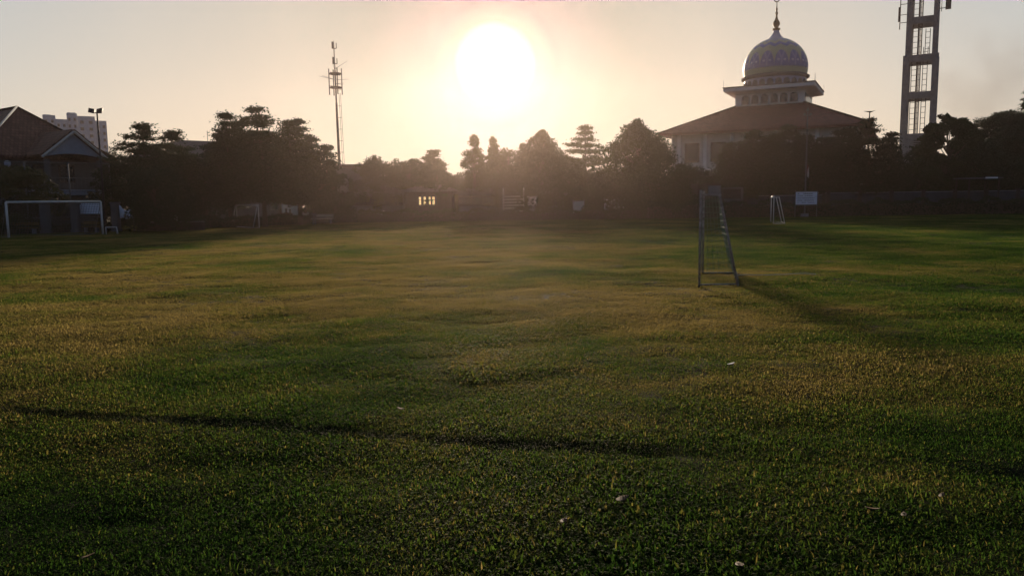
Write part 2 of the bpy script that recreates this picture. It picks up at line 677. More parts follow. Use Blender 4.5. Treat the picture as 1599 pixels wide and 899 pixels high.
pts = []
for (ya, yb, st) in ((1.0, 7, .125), (7, 13, .15), (13, 26, .19), (26, 45, .26), (45, 66.4, .31)):
    xw = .80 * yb + 7
    jx, jy = np.meshgrid(np.arange(-xw, xw, st), np.arange(ya, yb, st))
    x = jx.ravel() + rng.uniform(-st * .5, st * .5, jx.size)
    y = jy.ravel() + rng.uniform(-st * .5, st * .5, jx.size)
    keep = (np.abs(x) < .80 * y + 7)
    pts.append(np.stack([x, y], 1)[keep])
pts = np.concatenate(pts)
px_, py_ = pts[:, 0], pts[:, 1]
dl = np.minimum(seg_d(px_, py_, *LINE1), seg_d(px_, py_, *LINE2) + .02)
tall = fbm(px_, py_, 11, 3.2, 3)
tall2 = fbm(px_, py_, 12, .9, 2)
scl = np.clip(1.0 + .45 * tall + .32 * tall2, .62, 1.9) * rng.uniform(.8, 1.25, len(px_))
scl *= np.where(dl < .11, .68, 1.0)
scl *= np.interp(py_, [10, 30, 66], [1, 1.2, 1.5])
gm_ = bpy.data.meshes.new('grass')
gm_.vertices.add(len(px_))
P3 = np.stack([px_, py_, mesh_z(px_, py_)], 1).astype(np.float32)
gm_.vertices.foreach_set('co', P3.ravel())
for nm, val in (('scl', scl), ('rz', rng.uniform(0, 6.283, len(px_)))):
    a_ = gm_.attributes.new(nm, 'FLOAT', 'POINT')
    a_.data.foreach_set('value', val.astype(np.float32))
a_ = gm_.attributes.new('pick', 'INT', 'POINT')
broad = fbm(px_, py_, 21, 5, 2) + rng.normal(0, .5, len(px_))
pick = np.where(broad > 0, rng.choice([2, 3, 5], len(px_)), rng.choice([0, 1, 4], len(px_)))
a_.data.foreach_set('value', pick.astype(np.int32))
go = bpy.data.objects.new('grass', gm_)
COL.objects.link(go)
tag(go, 'short worn turf covering the whole playing field', 'grass', kind='stuff')
ng = bpy.data.node_groups.new('grass_scatter', 'GeometryNodeTree')
ng.interface.new_socket('Geometry', in_out='INPUT', socket_type='NodeSocketGeometry')
ng.interface.new_socket('Geometry', in_out='OUTPUT', socket_type='NodeSocketGeometry')
n, l = ng.nodes, ng.links
gi, gout = n.new('NodeGroupInput'), n.new('NodeGroupOutput')
ci = n.new('GeometryNodeCollectionInfo')
ci.inputs['Collection'].default_value = gcol
ci.inputs['Separate Children'].default_value = True
ci.inputs['Reset Children'].default_value = True
iop = n.new('GeometryNodeInstanceOnPoints')
l.new(gi.outputs[0], iop.inputs['Points'])
l.new(ci.outputs[0], iop.inputs['Instance'])
iop.inputs['Pick Instance'].default_value = True


def attr(nm, ty):
    x = n.new('GeometryNodeInputNamedAttribute')
    x.data_type = ty
    x.inputs['Name'].default_value = nm
    return x.outputs['Attribute']


l.new(attr('pick', 'INT'), iop.inputs['Instance Index'])
l.new(attr('scl', 'FLOAT'), iop.inputs['Scale'])
cx_ = n.new('ShaderNodeCombineXYZ')
l.new(attr('rz', 'FLOAT'), cx_.inputs['Z'])
l.new(cx_.outputs[0], iop.inputs['Rotation'])
l.new(iop.outputs[0], gout.inputs[0])
md = go.modifiers.new('scatter', 'NODES')
md.node_group = ng


# ------------------------------------------------------------------ leaves and trees
def leaf_quads(C, Nrm, ln, wd, r):
    n = len(C)
    a = r.normal(size=(n, 3))
    a -= (a * Nrm).sum(1)[:, None] * Nrm
    a /= np.linalg.norm(a, axis=1)[:, None] + 1e-9
    b = np.cross(Nrm, a)
    L_ = ln * r.uniform(.6, 1.35, n)[:, None]
    W_ = wd * r.uniform(.6, 1.35, n)[:, None]
    V = np.empty((n, 4, 3))
    V[:, 0] = C - a * L_ / 2
    V[:, 1] = C + b * W_ / 2 + a * L_ * .05
    V[:, 2] = C + a * L_ / 2
    V[:, 3] = C - b * W_ / 2 + a * L_ * .05
    return V.reshape(-1, 3), np.arange(n * 4).reshape(n, 4)


def unit(v):
    return v / (np.linalg.norm(v, axis=1)[:, None] + 1e-9)


def tree(kind, label, px, ytop, wpx, Y, leaf=0, base=.25, seed=0, dens=1.0, name=None, group='trees round the field',
         lean=0.0, cat='tree', nlead=0, leafsize=1.0):
    r = np.random.default_rng(1000 + seed)
    top = at(px, ytop, Y)
    H = top.z
    W_ = wpx * Y / F
    t = thing(name or {'layered': 'layered_tree', 'round': 'broadleaf_tree', 'dome': 'dense_tree', 'cone': 'conical_tree'}[kind],
              label, cat, (top.x - lean, Y, 0), 0, group)
    tr = MB()
    rad = max(.09, H * .018)
    bend = r.normal(0, .12, (5, 2))
    spine = []
    for i in range(6):
        f = i / 5
        o = bend[min(i, 4)] * f
        spine.append((o[0] + lean * f, o[1], H * .96 * f - (.1 if i == 0 else 0)))
    tr.path(spine, [rad * (1.25 if i == 0 else 1) * (1 - .82 * i / 5) + .02 for i in range(6)], 9)

    def spine_at(f):
        k = min(int(f * 5), 4)
        q = f * 5 - k
        a, b = np.array(spine[k]), np.array(spine[k + 1])
        return a + (b - a) * q
    Cs, Ns = [], []
    lsz = .165 * (Y / 66) ** .5 * leafsize
    if kind == 'layered':
        leaders = [(0.0, 0.0, 1.0, .80 if nlead else 1.0)]
        for k in range(nlead):
            az = 2.4 * k + r.uniform(-.4, .4)
            rr = W_ * r.uniform(.20, .34)
            leaders.append((rr * math.cos(az), rr * math.sin(az), r.uniform(.70, .93), r.uniform(.42, .58)))
        for li, (ox_, oy_, hf, wf) in enumerate(leaders):
            Hl, Wl = H * hf, W_ * wf
            b0 = base if li == 0 else max(base, .30)
            s0 = spine_at(b0 * .8)

            def axis_at(f, s0=s0, ox_=ox_, oy_=oy_, Hl=Hl, b0=b0):
                if ox_ == 0 and oy_ == 0:
                    return spine_at(min(f, 1))
                g_ = min(1, max(0, (f - b0 * .8) / max(.05, .45)))
                g_ = g_ * (2 - g_)
                return np.array([s0[0] + (ox_ - s0[0]) * g_, s0[1] + (oy_ - s0[1]) * g_, Hl * f])
            if li:
                tr.path([axis_at(q) for q in (b0 * .8, .5, .65, .8, .98)], [rad * q for q in (.55, .42, .32, .2, .08)], 7)
            nt_ = int((Hl * (1 - b0)) / (.62 if nlead else (.78 if 'airy' in label else .50))) + 2
            for k in range(nt_):
                f = b0 + (1 - b0) * (k / (nt_ - 1)) ** .95
                if k < nt_ - 1:
                    f += r.normal(0, .012)
                f = max(b0, min(f, 1.0))
                prof = (1 - ((f - b0) / (1 - b0)) ** 1.7) * .86 + .14
                prof *= min(1, .70 + (f - b0) * 2.0)
                p0 = axis_at(f)
                nb = int(r.integers(5, 8)) if prof > .35 else 5
                a0 = r.uniform(0, 6.28)
                for j in range(nb):
                    az = a0 + j * 6.283 / nb + r.normal(0, .25)
                    ln = Wl / 2 * prof * r.uniform(.50, 1.18)
                    rise = r.uniform(.06, .34)
                    dx, dy = math.cos(az), math.sin(az)
                    zb = lambda q: p0[2] + ln * (rise * q - .10 * q * q)
                    tr.path([(p0[0] + dx * ln * q, p0[1] + dy * ln * q, zb(q)) for q in (0, .4, .75, 1.0)],
                            [max(.014, rad * .26 * prof) * q for q in (1, .8, .5, .25)], 5)
                    ns = max(3, int(ln * 4.2))
                    for s_ in range(ns):
                        q = r.uniform(.15, 1.02) ** .75
                        off = r.uniform(-1, 1) * .42 * ln * (1.05 - abs(q - .55) * 1.1)
                        c = np.array([p0[0] + dx * ln * q - dy * off, p0[1] + dy * ln * q + dx * off, zb(q) + r.normal(0, .08)])
                        m_ = int(29 * dens)
                        Cs.append(c + r.normal(size=(m_, 3)) * np.array([.34, .34, .095]) * (.75 + .10 * ln))
                        Ns.append(r.normal(size=(m_, 3)) * .6 + np.array([0, 0, 1.0]))
            m_ = int(60 * dens)
            Cs.append(axis_at(1.0) + r.normal(size=(m_, 3)) * np.array([.26, .26, .16]))
            Ns.append(r.normal(size=(m_, 3)) + np.array([0, 0, .8]))
    else:
        z0 = H * base
        nl = int(92 * max(1, (W_ * H) / 45) * (1.2 if kind == 'cone' else 1))
        for k in range(nl):
            f = r.uniform(0, 1)
            if kind == 'cone':
                pr = (1 - f) ** .75 * (.75 + .25 * min(1, f * 5))
                f_ = f
            else:
                f_ = f
                if kind == 'dome':
                    f = f_ = f ** 1.25
                    pr = max(0, 1 - f ** 1.45) ** .9 * min(1, .82 + f)
                else:
                    pr = math.sqrt(max(0, 1 - (2 * f - .72) ** 2 / 1.65)) if f > .36 else .80 + .55 * f
                pr = min(pr, 1)
            if kind == 'cone':
                pr *= r.uniform(.7, 1.15)
            az = r.uniform(0, 6.283)
            rr = W_ / 2 * pr * math.sqrt(r.uniform(.08, 1)) * r.uniform(.74, 1.14)
            cz = z0 + (H * 1.0 - z0) * f_
            br = (W_ * .075 + .20) * r.uniform(.5, 1.5) * (.75 if f > .85 else 1)
            if kind == 'cone':
                br = (.30 + .40 * (1 - f)) * r.uniform(.6, 1.4)
            elif kind == 'dome':
                br *= 1 - .45 * f
            sp = spine_at(min(cz / H, 1))
            c = np.array([sp[0] + math.cos(az) * rr, sp[1] + math.sin(az) * rr, min(cz, H - br * r.uniform(.35, 1.5))])
            s0 = spine_at(max(.08, min(.9, (cz / H) * .72)))
            if k % 2 == 0:
                mid = s0 * .5 + c * .5 + np.array([0, 0, -.12 * rr])
                rb = rad * .30
                tr.path([s0, mid, c], [rb, rb * .65, rb * .25], 5)
            if k % 4 == 3:                         # loose tufts that break the outline
                c[:2] = sp[:2] + (c[:2] - sp[:2]) * r.uniform(1.0, 1.22)
                c[2] = min(c[2] + r.uniform(-.1, .5), H + .1)
                br *= r.uniform(.35, .6)
            m_ = int(142 * dens * (br / .6) ** 1.6)
            d = unit(r.normal(size=(m_, 3))) * (r.uniform(.25, 1, m_) ** .5)[:, None]
            Cs.append(c + d * br * np.array([1.1, 1.1, .8]))
            Ns.append(d * .8 + r.normal(size=(m_, 3)) * .6 + np.array([0, 0, .35]))
    tr.build('trunk', M_bark, t)
    C = np.concatenate(Cs)
    Nn = unit(np.concatenate(Ns))
    Vv, Qq = leaf_quads(C, Nn, lsz * 1.5, lsz * .8, r)
    mesh_np('crown', Vv, Qq, LEAF[leaf], t)
    return t


TREES = [
    # left touchline
    ('layered', 'layered tree with a thin spire top, just right of the floodlight pole', 222, 192, 140, 55, 0, .22, 0),
    ('layered', 'layered tree with one long branch reaching up left, beside the thin spire tree', 268, 203, 130, 60, 0, .22, .9),
    ('round', 'low bushy tree with yellowish leaves behind the wide white goal, at the left edge', 22, 256, 120, 50.5, 1, .12, 0),
    ('round', 'small dark bushy tree right beneath the grey gable of the tiled house', 178, 252, 76, 54.5, 2, .12, 0),
    ('round', 'dark rounded tree filling the gap before the grey roof, left of the tallest layered tree', 318, 246, 110, 62, 2, .18, 0),
    ('layered', 'tallest layered tree on the left, its crown a tangle of flat tiers', 405, 165, 190, 57, 0, .24, 0),
    ('layered', 'broad layered tree sloping down to the right, left of the antenna mast', 462, 184, 140, 61, 2, .22, 0),
    ('layered', 'short layered tree tucked under the left side of the tallest layered tree', 352, 206, 110, 60, 2, .22, 0),
    ('round', 'low dark tree at the left touchline behind the folded white tarpaulin', 240, 262, 110, 50, 2, .10, 0),
    # far side
    ('round', 'low rounded tree at the foot of the antenna mast', 520, 268, 90, 68, 2, .15, 0),
    ('round', 'flat topped bushy tree with clipped looking top, first right of the antenna mast', 595, 246, 95, 76, 1, .18, 0),
    ('round', 'bushy tree beside the flat topped one, over the parked motorcycles', 637, 250, 80, 79, 0, .18, 0),
    ('layered', 'small open layered tree poking above its neighbours, over the bright gaps', 674, 234, 62, 84, 1, .3, 0),
    ('round', 'low tree under the small open layered tree, by the bright gaps', 682, 266, 80, 76, 0, .15, 0),
    ('cone', 'taller of the two pointed conical trees under the sun', 739, 213, 72, 76, 1, .12, 0),
    ('cone', 'slimmer of the two pointed conical trees under the sun', 772, 214, 46, 84, 1, .12, 0),
    ('dome', 'wide rounded tree with a knobbly top, right below the sun', 845, 206, 172, 74, 1, .12, 0),
    ('round', 'lower rounded tree filling in between the slim conical tree and the knobbly one', 795, 232, 90, 79, 1, .12, 0),
    ('round', 'mid height tree right of the knobbly tree, before the airy layered tree', 888, 248, 70, 77, 1, .12, 0),
    ('layered', 'airy layered tree with sky showing between its tiers, left of the big domed tree', 914, 195, 92, 82, 1, .34, 0),
    ('dome', 'big dense dome shaped tree left of the mosque', 1000, 188, 205, 71, 0, .08, 0),
    ('round', 'low tree below the airy layered tree', 935, 272, 90, 75, 1, .1, 0),
    ('round', 'low tree filling the gap left of the kiosk, behind the near goal', 1082, 262, 84, 75, 2, .05, 0),
    ('round', 'dark rounded tree behind the porch of the tiled house', 150, 233, 100, 76, 2, .06, 0),
    ('layered', 'spreading layered tree before the left half of the mosque wall', 1178, 203, 150, 73, 0, .28, 0),
    ('layered', 'layered tree behind the flagpole, under the mosque roof', 1235, 194, 150, 76, 2, .24, 0),
    ('layered', 'layered tree between flagpole and concrete tower, before the roof slope', 1310, 203, 120, 79, 2, .2, 0),
    ('layered', 'dark layered tree left of the concrete tower, against the eave end', 1358, 184, 120, 73, 2, .2, 0),
    ('round', 'broadleaf tree with large leaves right of the concrete tower', 1482, 179, 100, 75, 0, .15, 0),
    ('round', 'low tree at the foot of the concrete tower, right side', 1440, 228, 64, 80, 2, .15, 0),
    ('round', 'tall rounded tree at the right edge, before the smoke', 1568, 176, 130, 86, 2, .12, 0),
    ('round', 'dark low tree at the right edge over the open shelter', 1530, 222, 110, 74, 2, .22, 0),
    ('layered', 'layered tree cut by the right edge of the frame, tallest on that side', 1612, 136, 100, 92, 2, .2, 0),
    ('round', 'dark rounded tree beyond the right edge', 1680, 170, 150, 80, 2, .12, 0),
]
for i, (kd, lb, px, yt, wp, Y, lf, bs, ln) in enumerate(TREES):
    tree(kd, lb, px, yt, wp, Y, lf, bs, i, lean=ln, nlead=0 if ('airy' in lb or 'spire' in lb) else (5 if wp > 130 else 3), leafsize=1.45 if 'large leaves' in lb else 1.0)
# lower trees standing further back, seen through the gaps
BACK = [(470, 276, 'behind the white panels'), (560, 272, 'behind the round water tank'), (625, 276, 'behind the parked motorcycles'),
        (700, 272, 'in the notch left of the conical trees'), (765, 262, 'behind the two conical trees'),
        (835, 258, 'behind the knobbly tree'), (905, 276, 'behind the airy layered tree'),
        (1070, 268, 'between the big domed tree and the mosque'), (1430, 258, 'beneath the concrete tower'),
        (1500, 240, 'behind the large leaved tree'), (1590, 230, 'at the right edge behind the shelter')]
for i, (px, yt, w_) in enumerate(BACK):
    tree('round', 'low background tree ' + w_, px, yt, 105, 96, i % 3, .05, 60 + i, dens=.8, group='background trees')


# hedges
def hedge(label, pa, pb, h, w, leaf, seed, nper=330):
    r = np.random.default_rng(seed)
    a, b = Vector((pa[0], pa[1], 0)), Vector((pb[0], pb[1], 0))
    d = b - a
    ln = d.length
    d.normalize()
    t = thing('hedge', label, 'hedge', a, math.atan2(d.y, d.x))
    core = MB()
    k = max(2, int(ln / .9))
    vs, fs = [], []
    for i in range(k + 1):
        x = ln * i / k
        hh = h * (.80 + .12 * math.sin(i * 1.7) + .06 * r.normal())
        for (yy, zz) in ((-w * .42, -.05), (-w * .36, hh * .9), (w * .36, hh * .9), (w * .42, -.05)):
            vs.append((x, yy, zz))
    for i in range(k):
        for q in range(3):
            fs.append((i * 4 + q, i * 4 + 4 + q, i * 4 + 5 + q, i * 4 + 1 + q))
    fs += [(0, 1, 2, 3), tuple(k * 4 + q for q in (3, 2, 1, 0))]
    core.add(vs, fs)
    core.build('twig_core', M_bark, t)
    n_ = int(ln * nper)
    x = r.uniform(0, ln, n_)
    side = r.uniform(0, 1, n_)
    hh = h * (.92 + .13 * np.sin(x / .9 * 1.7) + .08 * np.sin(x * 3.1 + 1) + .05 * np.sin(x * 7.7))
    z = np.where(side < .45, hh + r.normal(0, .06, n_), r.uniform(0, 1, n_) * hh)
    y = np.where(side < .45, r.uniform(-w / 2, w / 2, n_), np.where(side < .8, -w / 2, w / 2) + r.normal(0, .06, n_))
    C = np.stack([x, y, z], 1)
    V_, Q_ = leaf_quads(C, unit(r.normal(size=(n_, 3)) + np.array([0, -.3, .5])), .20, .11, r)
    mesh_np('foliage', V_, Q_, LEAF[leaf], t)


FY = 67.0
hx = lambda px: at(px, 330, FY).x
hedge('long low hedge along the far touchline, left stretch under the sun', (hx(560), FY), (hx(1010), FY), .95, .9, 1, 1)
hedge('long low hedge along the far touchline, right stretch past the sign board', (hx(1012), FY), (hx(1760), FY + 1), 1.32, .9, 2, 2)
a_, b_ = gp(225, 361), gp(555, 347.5)
hedge('low dark hedge along the left touchline behind the small goal', (a_.x, a_.y + 1.2), (b_.x, b_.y + 1.2), .75, .8, 2, 3)
a_, b_ = gp(-120, 373), gp(150, 363.5)
hedge('low dark plants under the tall wire fence behind the wide goal', (a_.x - .5, a_.y + 3.4), (b_.x - .5, b_.y + 3.4), .55, .7, 2, 4)


# ------------------------------------------------------------------ goals
def cord_grid(mb, quad, nu, nv, r_, sag=0.0, seed=0):
    """net cords over a bilinear patch quad = (A, B, C, D)"""
    A, B, C, D = [Vector(q) for q in quad]
    rr = random.Random(seed)
    nrm = (B - A).cross(D - A).normalized()

    def P(u, v):
        p = A * (1 - u) * (1 - v) + B * u * (1 - v) + C * u * v + D * (1 - u) * v
        return p + nrm * (sag * 4 * u * (1 - u) * math.sin(math.pi * v) + .02 * math.sin(9 * u + 7 * v + seed))
    for i in range(nu + 1):
        mb.path([P(i / nu, k / 6) for k in range(7)], [r_] * 7, 3)
    for j in range(nv + 1):
        mb.path([P(k / 6, j / nv) for k in range(7)], [r_] * 7, 3)


def small_goal(label, near, far, back, H, shelf, rp_, paint, netty, group, rz_hint=0, name='small_goal', net_r=.008):
    """near and far: ground points of the two posts, back: unit vector from mouth to rear"""
    A, B = Vector(near), Vector(far)
    t = thing(name, label, 'goal', A, 0, group)
    Bq = B - A
    bk = Vector(back)
    zt = Vector((0, 0, H))
    rear = .76 * 1.0
    for q in (Vector((0, 0, 0)), Bq):
        MB().tube(q + Vector((0, 0, -.05)), q + zt * 1.02, rp_).build('post', paint, t)
        MB().tube(q + bk * shelf + zt * .965, q + bk * rear + Vector((0, 0, -.02)), rp_ * .95).build('back_stay', paint, t)
        s = MB()
        s.tube(q + zt * .965, q + bk * (shelf + .03) + zt * .965, rp_ * .8)
        s.build('top_side_bar', paint, t)
        MB().tube(q + bk * .02 + Vector((0, 0, .04)), q + bk * rear + Vector((0, 0, .04)), rp_ * .7).build('ground_bar', paint, t)
    MB().tube(zt * .995, Bq + zt * .995, rp_).build('crossbar', paint, t)
    MB().tube(bk * shelf + zt * .965, Bq + bk * shelf + zt * .965, rp_ * .8).build('rear_top_bar', paint, t)
    MB().tube(bk * rear + Vector((0, 0, .04)), Bq + bk * rear + Vector((0, 0, .04)), rp_ * .8).build('rear_ground_bar', paint, t)
    if netty:
        nb = MB()
        T = zt * .965
        cord_grid(nb, (bk * rear, Bq + bk * rear, Bq + bk * shelf + T, bk * shelf + T), 16, 14, net_r, -.10, 1)
        cord_grid(nb, (Bq, Bq + bk * rear, Bq + bk * shelf + T, Bq + T), 6, 14, net_r, 0, 2)
        nb.build('net', M_net, t)
    return t


gA = gp(1092, 447.5)
gB = gp(1097, 429)
small_goal('near small goal seen end on, chipped white pipes and torn green net', gA, gB, (1, .02, 0), 1.83, .36, .023, M_rusty, True,
           'small portable goals')
gC = gp(1207.5, 350)
gD = gp(1203.5, 347.6)
small_goal('far small goal on the right, seen end on left of the white sign board', gC, gD, (1, .03, 0), 1.78, .34, .030, M_white, False,
           'small portable goals')
gE, gF_ = gp(405, 356.5), gp(371, 354.5)
small_goal('small goal on the left touchline, angled, with two slanting back stays', gE, gF_, (-.80, .6, 0), 1.68, .12, .032, M_white, False,
           'small portable goals')
# wide goal behind, left
gL, gR = gp(14, 372), gp(161, 366)
t = thing('football_goal', 'wide white football goal at the left edge, before the wire fence', 'goal', gL)
d = gR - gL
H = 2.0
bk = Vector((-d.y, d.x, 0)).normalized()
for q in (Vector((0, 0, 0)), d):
    MB().tube(q + Vector((0, 0, -.05)), q + Vector((0, 0, H)), .062).build('post', M_white, t)
    MB().tube(q + Vector((0, 0, H - .05)), q + bk * 1.2, .018).build('back_stay', M_steel, t)
MB().tube((0, 0, H), d + Vector((0, 0, H)), .062).build('crossbar', M_white, t)
MB().tube(bk * 1.2 + Vector((0, 0, .03)), d + bk * 1.2 + Vector((0, 0, .03)), .02).build('rear_ground_bar', M_steel, t)
nb = MB()
cord_grid(nb, (bk * 1.2, d + bk * 1.2, d + Vector((0, 0, H - .06)), Vector((0, 0, H - .06))), 34, 14, .007, -.12, 3)
nb.build('net', M_wallg, t)
# low pipe frame beside it
a_, b_ = gp(166, 367), gp(183, 366.5)
t = thing('low_pipe_frame', 'low white pipe frame standing right beside the wide goal post', 'frame', a_)
d = b_ - a_
for q in (Vector((0, 0, 0)), d, d + Vector((-.18, .5, 0))):
    MB().tube(q + Vector((0, 0, -.03)), (d if q.length > .1 else q) + Vector((0, 0, .46)), .022).build('leg', M_white, t)
MB().tube((-.02, 0, .46), d + Vector((.02, 0, .46)), .025).build('top_rail', M_white, t)

# pale cord lying right of the near goal
p0 = gp(1150, 433)
cb = MB()
cb.path([(i * .22, .08 * math.sin(i * 1.3) + .02 * i, .045 + .006 * math.sin(i * 2.1)) for i in range(9)], [.007] * 9, 5)
o = cb.build('cord', M_shirt)
o.location = (p0.x, p0.y, 0)
tag(o, 'thin pale cord lying in the grass right of the near goal', 'cord')


# litter
def dry_leaf(label, px, py, L_, m_, rz, name='fallen_leaf', cat='leaf'):
    p = gp(px, py)
    L_ *= .8
    n_ = 7
    vs, fs = [], []
    for i in range(n_):
        f = i / (n_ - 1)
        w = L_ * .30 * math.sin(math.pi * min(.97, .06 + f * .9)) ** .8
        x = (f - .5) * L_
        zz = .16 * L_ * (2 * f - 1) ** 2
        for k in (-1, 0, 1):
            vs.append((x, k * w, zz + (abs(k) * w * .45)))
    for i in range(n_ - 1):
        for k in range(2):
            fs.append((i * 3 + k, i * 3 + 3 + k, i * 3 + 4 + k, i * 3 + 1 + k))
    mb = MB().add(vs, fs, 0, True)
    o = mb.build(name, m_)
    sol = o.modifiers.new('thick', 'SOLIDIFY')
    sol.thickness = .0015
    z = float(ground_z(np.array([p.x]), np.array([p.y]))[0])
    o.location = (p.x, p.y, z + .026)
    o.rotation_euler = (random.uniform(-.3, .3), random.uniform(-.3, .3), rz)
    tag(o, label, cat, 'litter on the grass')


dry_leaf('scrap of white litter in the grass below the near goal', 1142, 577, .10, M_paper, .2, 'litter_scrap', 'litter')
dry_leaf('tan dry leaf lying in the foreground grass, right of centre', 972, 787, .10, M_litleaf, .3)
dry_leaf('dark red brown leaf in the centre foreground', 880, 818, .07, M_litred, 1.0)
dry_leaf('long tan leaf in the right foreground', 1362, 814, .09, M_litleaf, -.3)
dry_leaf('small upright tan leaf right of the long tan one', 1411, 822, .06, M_litleaf, 1.2)
dry_leaf('pinkish brown leaf in the right foreground above the long tan one', 1470, 789, .06, M_litleaf, .8)
dry_leaf('orange brown leaf at the bottom right of centre', 1155, 896, .08, M_litleaf, 1.6)
dry_leaf('pale curled leaf in the left foreground', 138, 870, .07, M_litleaf, .6)
dry_leaf('small reddish leaf near the worn line, left of centre', 625, 640, .07, M_litred, .1)

# ------------------------------------------------------------------ mosque
PHI = R(-27.5)
nc = at(1255, 160, 105)                      # near corner of the upper box, at its base
mu, mv = Vector((math.cos(PHI), math.sin(PHI), 0)), Vector((-math.sin(PHI), math.cos(PHI), 0))
B2 = 4.5
ctr = nc - mu * B2 + mv * B2
t = thing('mosque', 'mosque with a blue and yellow dome on a wide red tiled hip roof', 'mosque', (ctr.x, ctr.y, 0), PHI)
ZB = nc.z                                    # base of the upper box
EV, OV = 8.7, ZB - 3.9                       # roof run, eave height
E = B2 + EV
# roof: four slopes, with a thickness
rf = MB()
for k in range(4):
    a = k * math.pi / 2
    rot = lambda x, y: (x * math.cos(a) - y * math.sin(a), x * math.sin(a) + y * math.cos(a))
    A = (*rot(-E, -E), OV)
    B = (*rot(E, -E), OV)
    C = (*rot(B2 - .15, -B2 + .15), ZB + .05)
    D = (*rot(-B2 + .15, -B2 + .15), ZB + .05)
    rf.add([A, B, C, D], [(0, 1, 2, 3)])
    rf.add([(A[0], A[1], OV - .28), (B[0], B[1], OV - .28), B, A], [(0, 1, 2, 3)])
rf.add([(-E, -E, OV - .28), (E, -E, OV - .28), (E, E, OV - .28), (-E, E, OV - .28)], [(3, 2, 1, 0)])
roof = rf.build('roof', M_tileB, t, uvroof=True)
for sx_ in (-1, 1):
    for sy_ in (-1, 1):
        MB().tube((sx_ * E, sy_ * E, OV + .03), (sx_ * B2, sy_ * B2, ZB + .08), .13, n=6).build('hip_ridge', M_tileB, roof)
# body below the eaves
MB().box((0, 0, (OV - .3) / 2), (2 * E - 3.0, 2 * E - 3.0, OV - .3)).build('wall', M_wall, t)
ring = MB()
ring.box((0, -E + .9, 5.6), (2 * E - 1.2, 1.2, .28))
ring.build('balcony', M_wallw, t)
for i in range(7):
    x = -E + 2.6 + i * (2 * E - 5.2) / 6
    MB().box((x, -E + 1.38, OV / 2), (.42, .18, OV - .5)).build('pilaster', M_wallw, t)
    if i < 6:
        xw = x + (2 * E - 5.2) / 12
        w = MB().box((xw, -E + 1.50, 7.9), (2.0, .10, 2.6)).build('window', M_brown, t)
        MB().box((xw, -E + 1.435, 7.9), (1.6, .04, 2.2)).build('pane', M_glass, w)
        w = MB().box((xw, -E + 1.50, 2.6), (2.2, .10, 3.2)).build('window', M_brown, t)
        MB().box((xw, -E + 1.435, 2.6), (1.8, .04, 2.8)).build('pane', M_glass, w)
# upper box
BH = 1.65
box = MB().box((0, 0, ZB + BH / 2), (2 * B2, 2 * B2, BH)).build('upper_storey', M_wallw, t)


def arch(w, h, th, c, rz, mb, seg=8):
    """arched panel in a vertical plane, facing local -y turned by rz"""
    out = [(-w / 2, 0), (w / 2, 0)]
    for i in range(seg + 1):
        a = math.pi * i / seg
        out.append((w / 2 * math.cos(a), h - w / 2 + w / 2 * math.sin(a)))
    n_ = len(out)
    vs = []
    cr, sr = math.cos(rz), math.sin(rz)
    for yy in (-th / 2, th / 2):
        for (x, z) in out:
            vs.append((c[0] + x * cr - yy * sr, c[1] + x * sr + yy * cr, c[2] + z))
    fs = [tuple(range(n_)), tuple(reversed(range(n_, 2 * n_)))]
    for i in range(n_):
        j = (i + 1) % n_
        fs.append((i, i + n_, j + n_, j))
    mb.add(vs, fs)


for k in range(4):
    a = k * math.pi / 2
    for i in range(6):
        lx = -B2 + 1.30 + i * (2 * B2 - 2.6) / 5
        if k in (0, 1) or i in (0, 5):
            def rot(x, y):
                return (x * math.cos(a) - y * math.sin(a), x * math.sin(a) + y * math.cos(a))
            fr = MB()
            p = rot(lx, -B2 - .05)
            arch(1.02, 1.28, .12, (p[0], p[1], ZB + .20), a, fr)
            f_ = fr.build('window', M_wallg, t)
            gl = MB()
            p = rot(lx, -B2 - .125)
            arch(.76, 1.04, .05, (p[0], p[1], ZB + .30), a, gl)
            gl.build('pane', M_glass, f_)
for sx_ in (-1, 1):
    for sy_ in (-1, 1):
        MB().box((sx_ * (B2 - .15), sy_ * (B2 - .15), ZB + BH / 2), (.5, .5, BH - .02)).build('corner_pilaster', M_wallw, t)
# small roof over the box
E2, E3 = B2 + 1.5, B2 - .6
zr = ZB + BH
u = MB()
u.add([(-B2, -B2, zr + .02), (B2, -B2, zr + .02), (B2, B2, zr + .02), (-B2, B2, zr + .02),
       (-E2, -E2, zr + .35), (E2, -E2, zr + .35), (E2, E2, zr + .35), (-E2, E2, zr + .35),
       (-E2, -E2, zr + .82), (E2, -E2, zr + .82), (E2, E2, zr + .82), (-E2, E2, zr + .82)],
      [(i, i + 4, (i + 1) % 4 + 4, (i + 1) % 4) for i in range(4)] + [(i + 4, i + 8, (i + 1) % 4 + 8, (i + 1) % 4 + 4) for i in range(4)])
cor = u.build('eave_cornice', M_wallw, t)
u = MB()
u.add([(-E2 - .08, -E2 - .08, zr + .823), (E2 + .08, -E2 - .08, zr + .823), (E2 + .08, E2 + .08, zr + .823), (-E2 - .08, E2 + .08, zr + .823),
       (-E2 - .08, -E2 - .08, zr + .95), (E2 + .08, -E2 - .08, zr + .95), (E2 + .08, E2 + .08, zr + .95), (-E2 - .08, E2 + .08, zr + .95),
       (-E3, -E3, zr + 1.15), (E3, -E3, zr + 1.15), (E3, E3, zr + 1.15), (-E3, E3, zr + 1.15)],
      [(i, (i + 1) % 4, (i + 1) % 4 + 4, i + 4) for i in range(4)] + [(i + 4, (i + 1) % 4 + 4, (i + 1) % 4 + 8, i + 8) for i in range(4)] +
      [(8, 9, 10, 11), (3, 2, 1, 0)])
u.build('upper_roof', M_roofg, t)
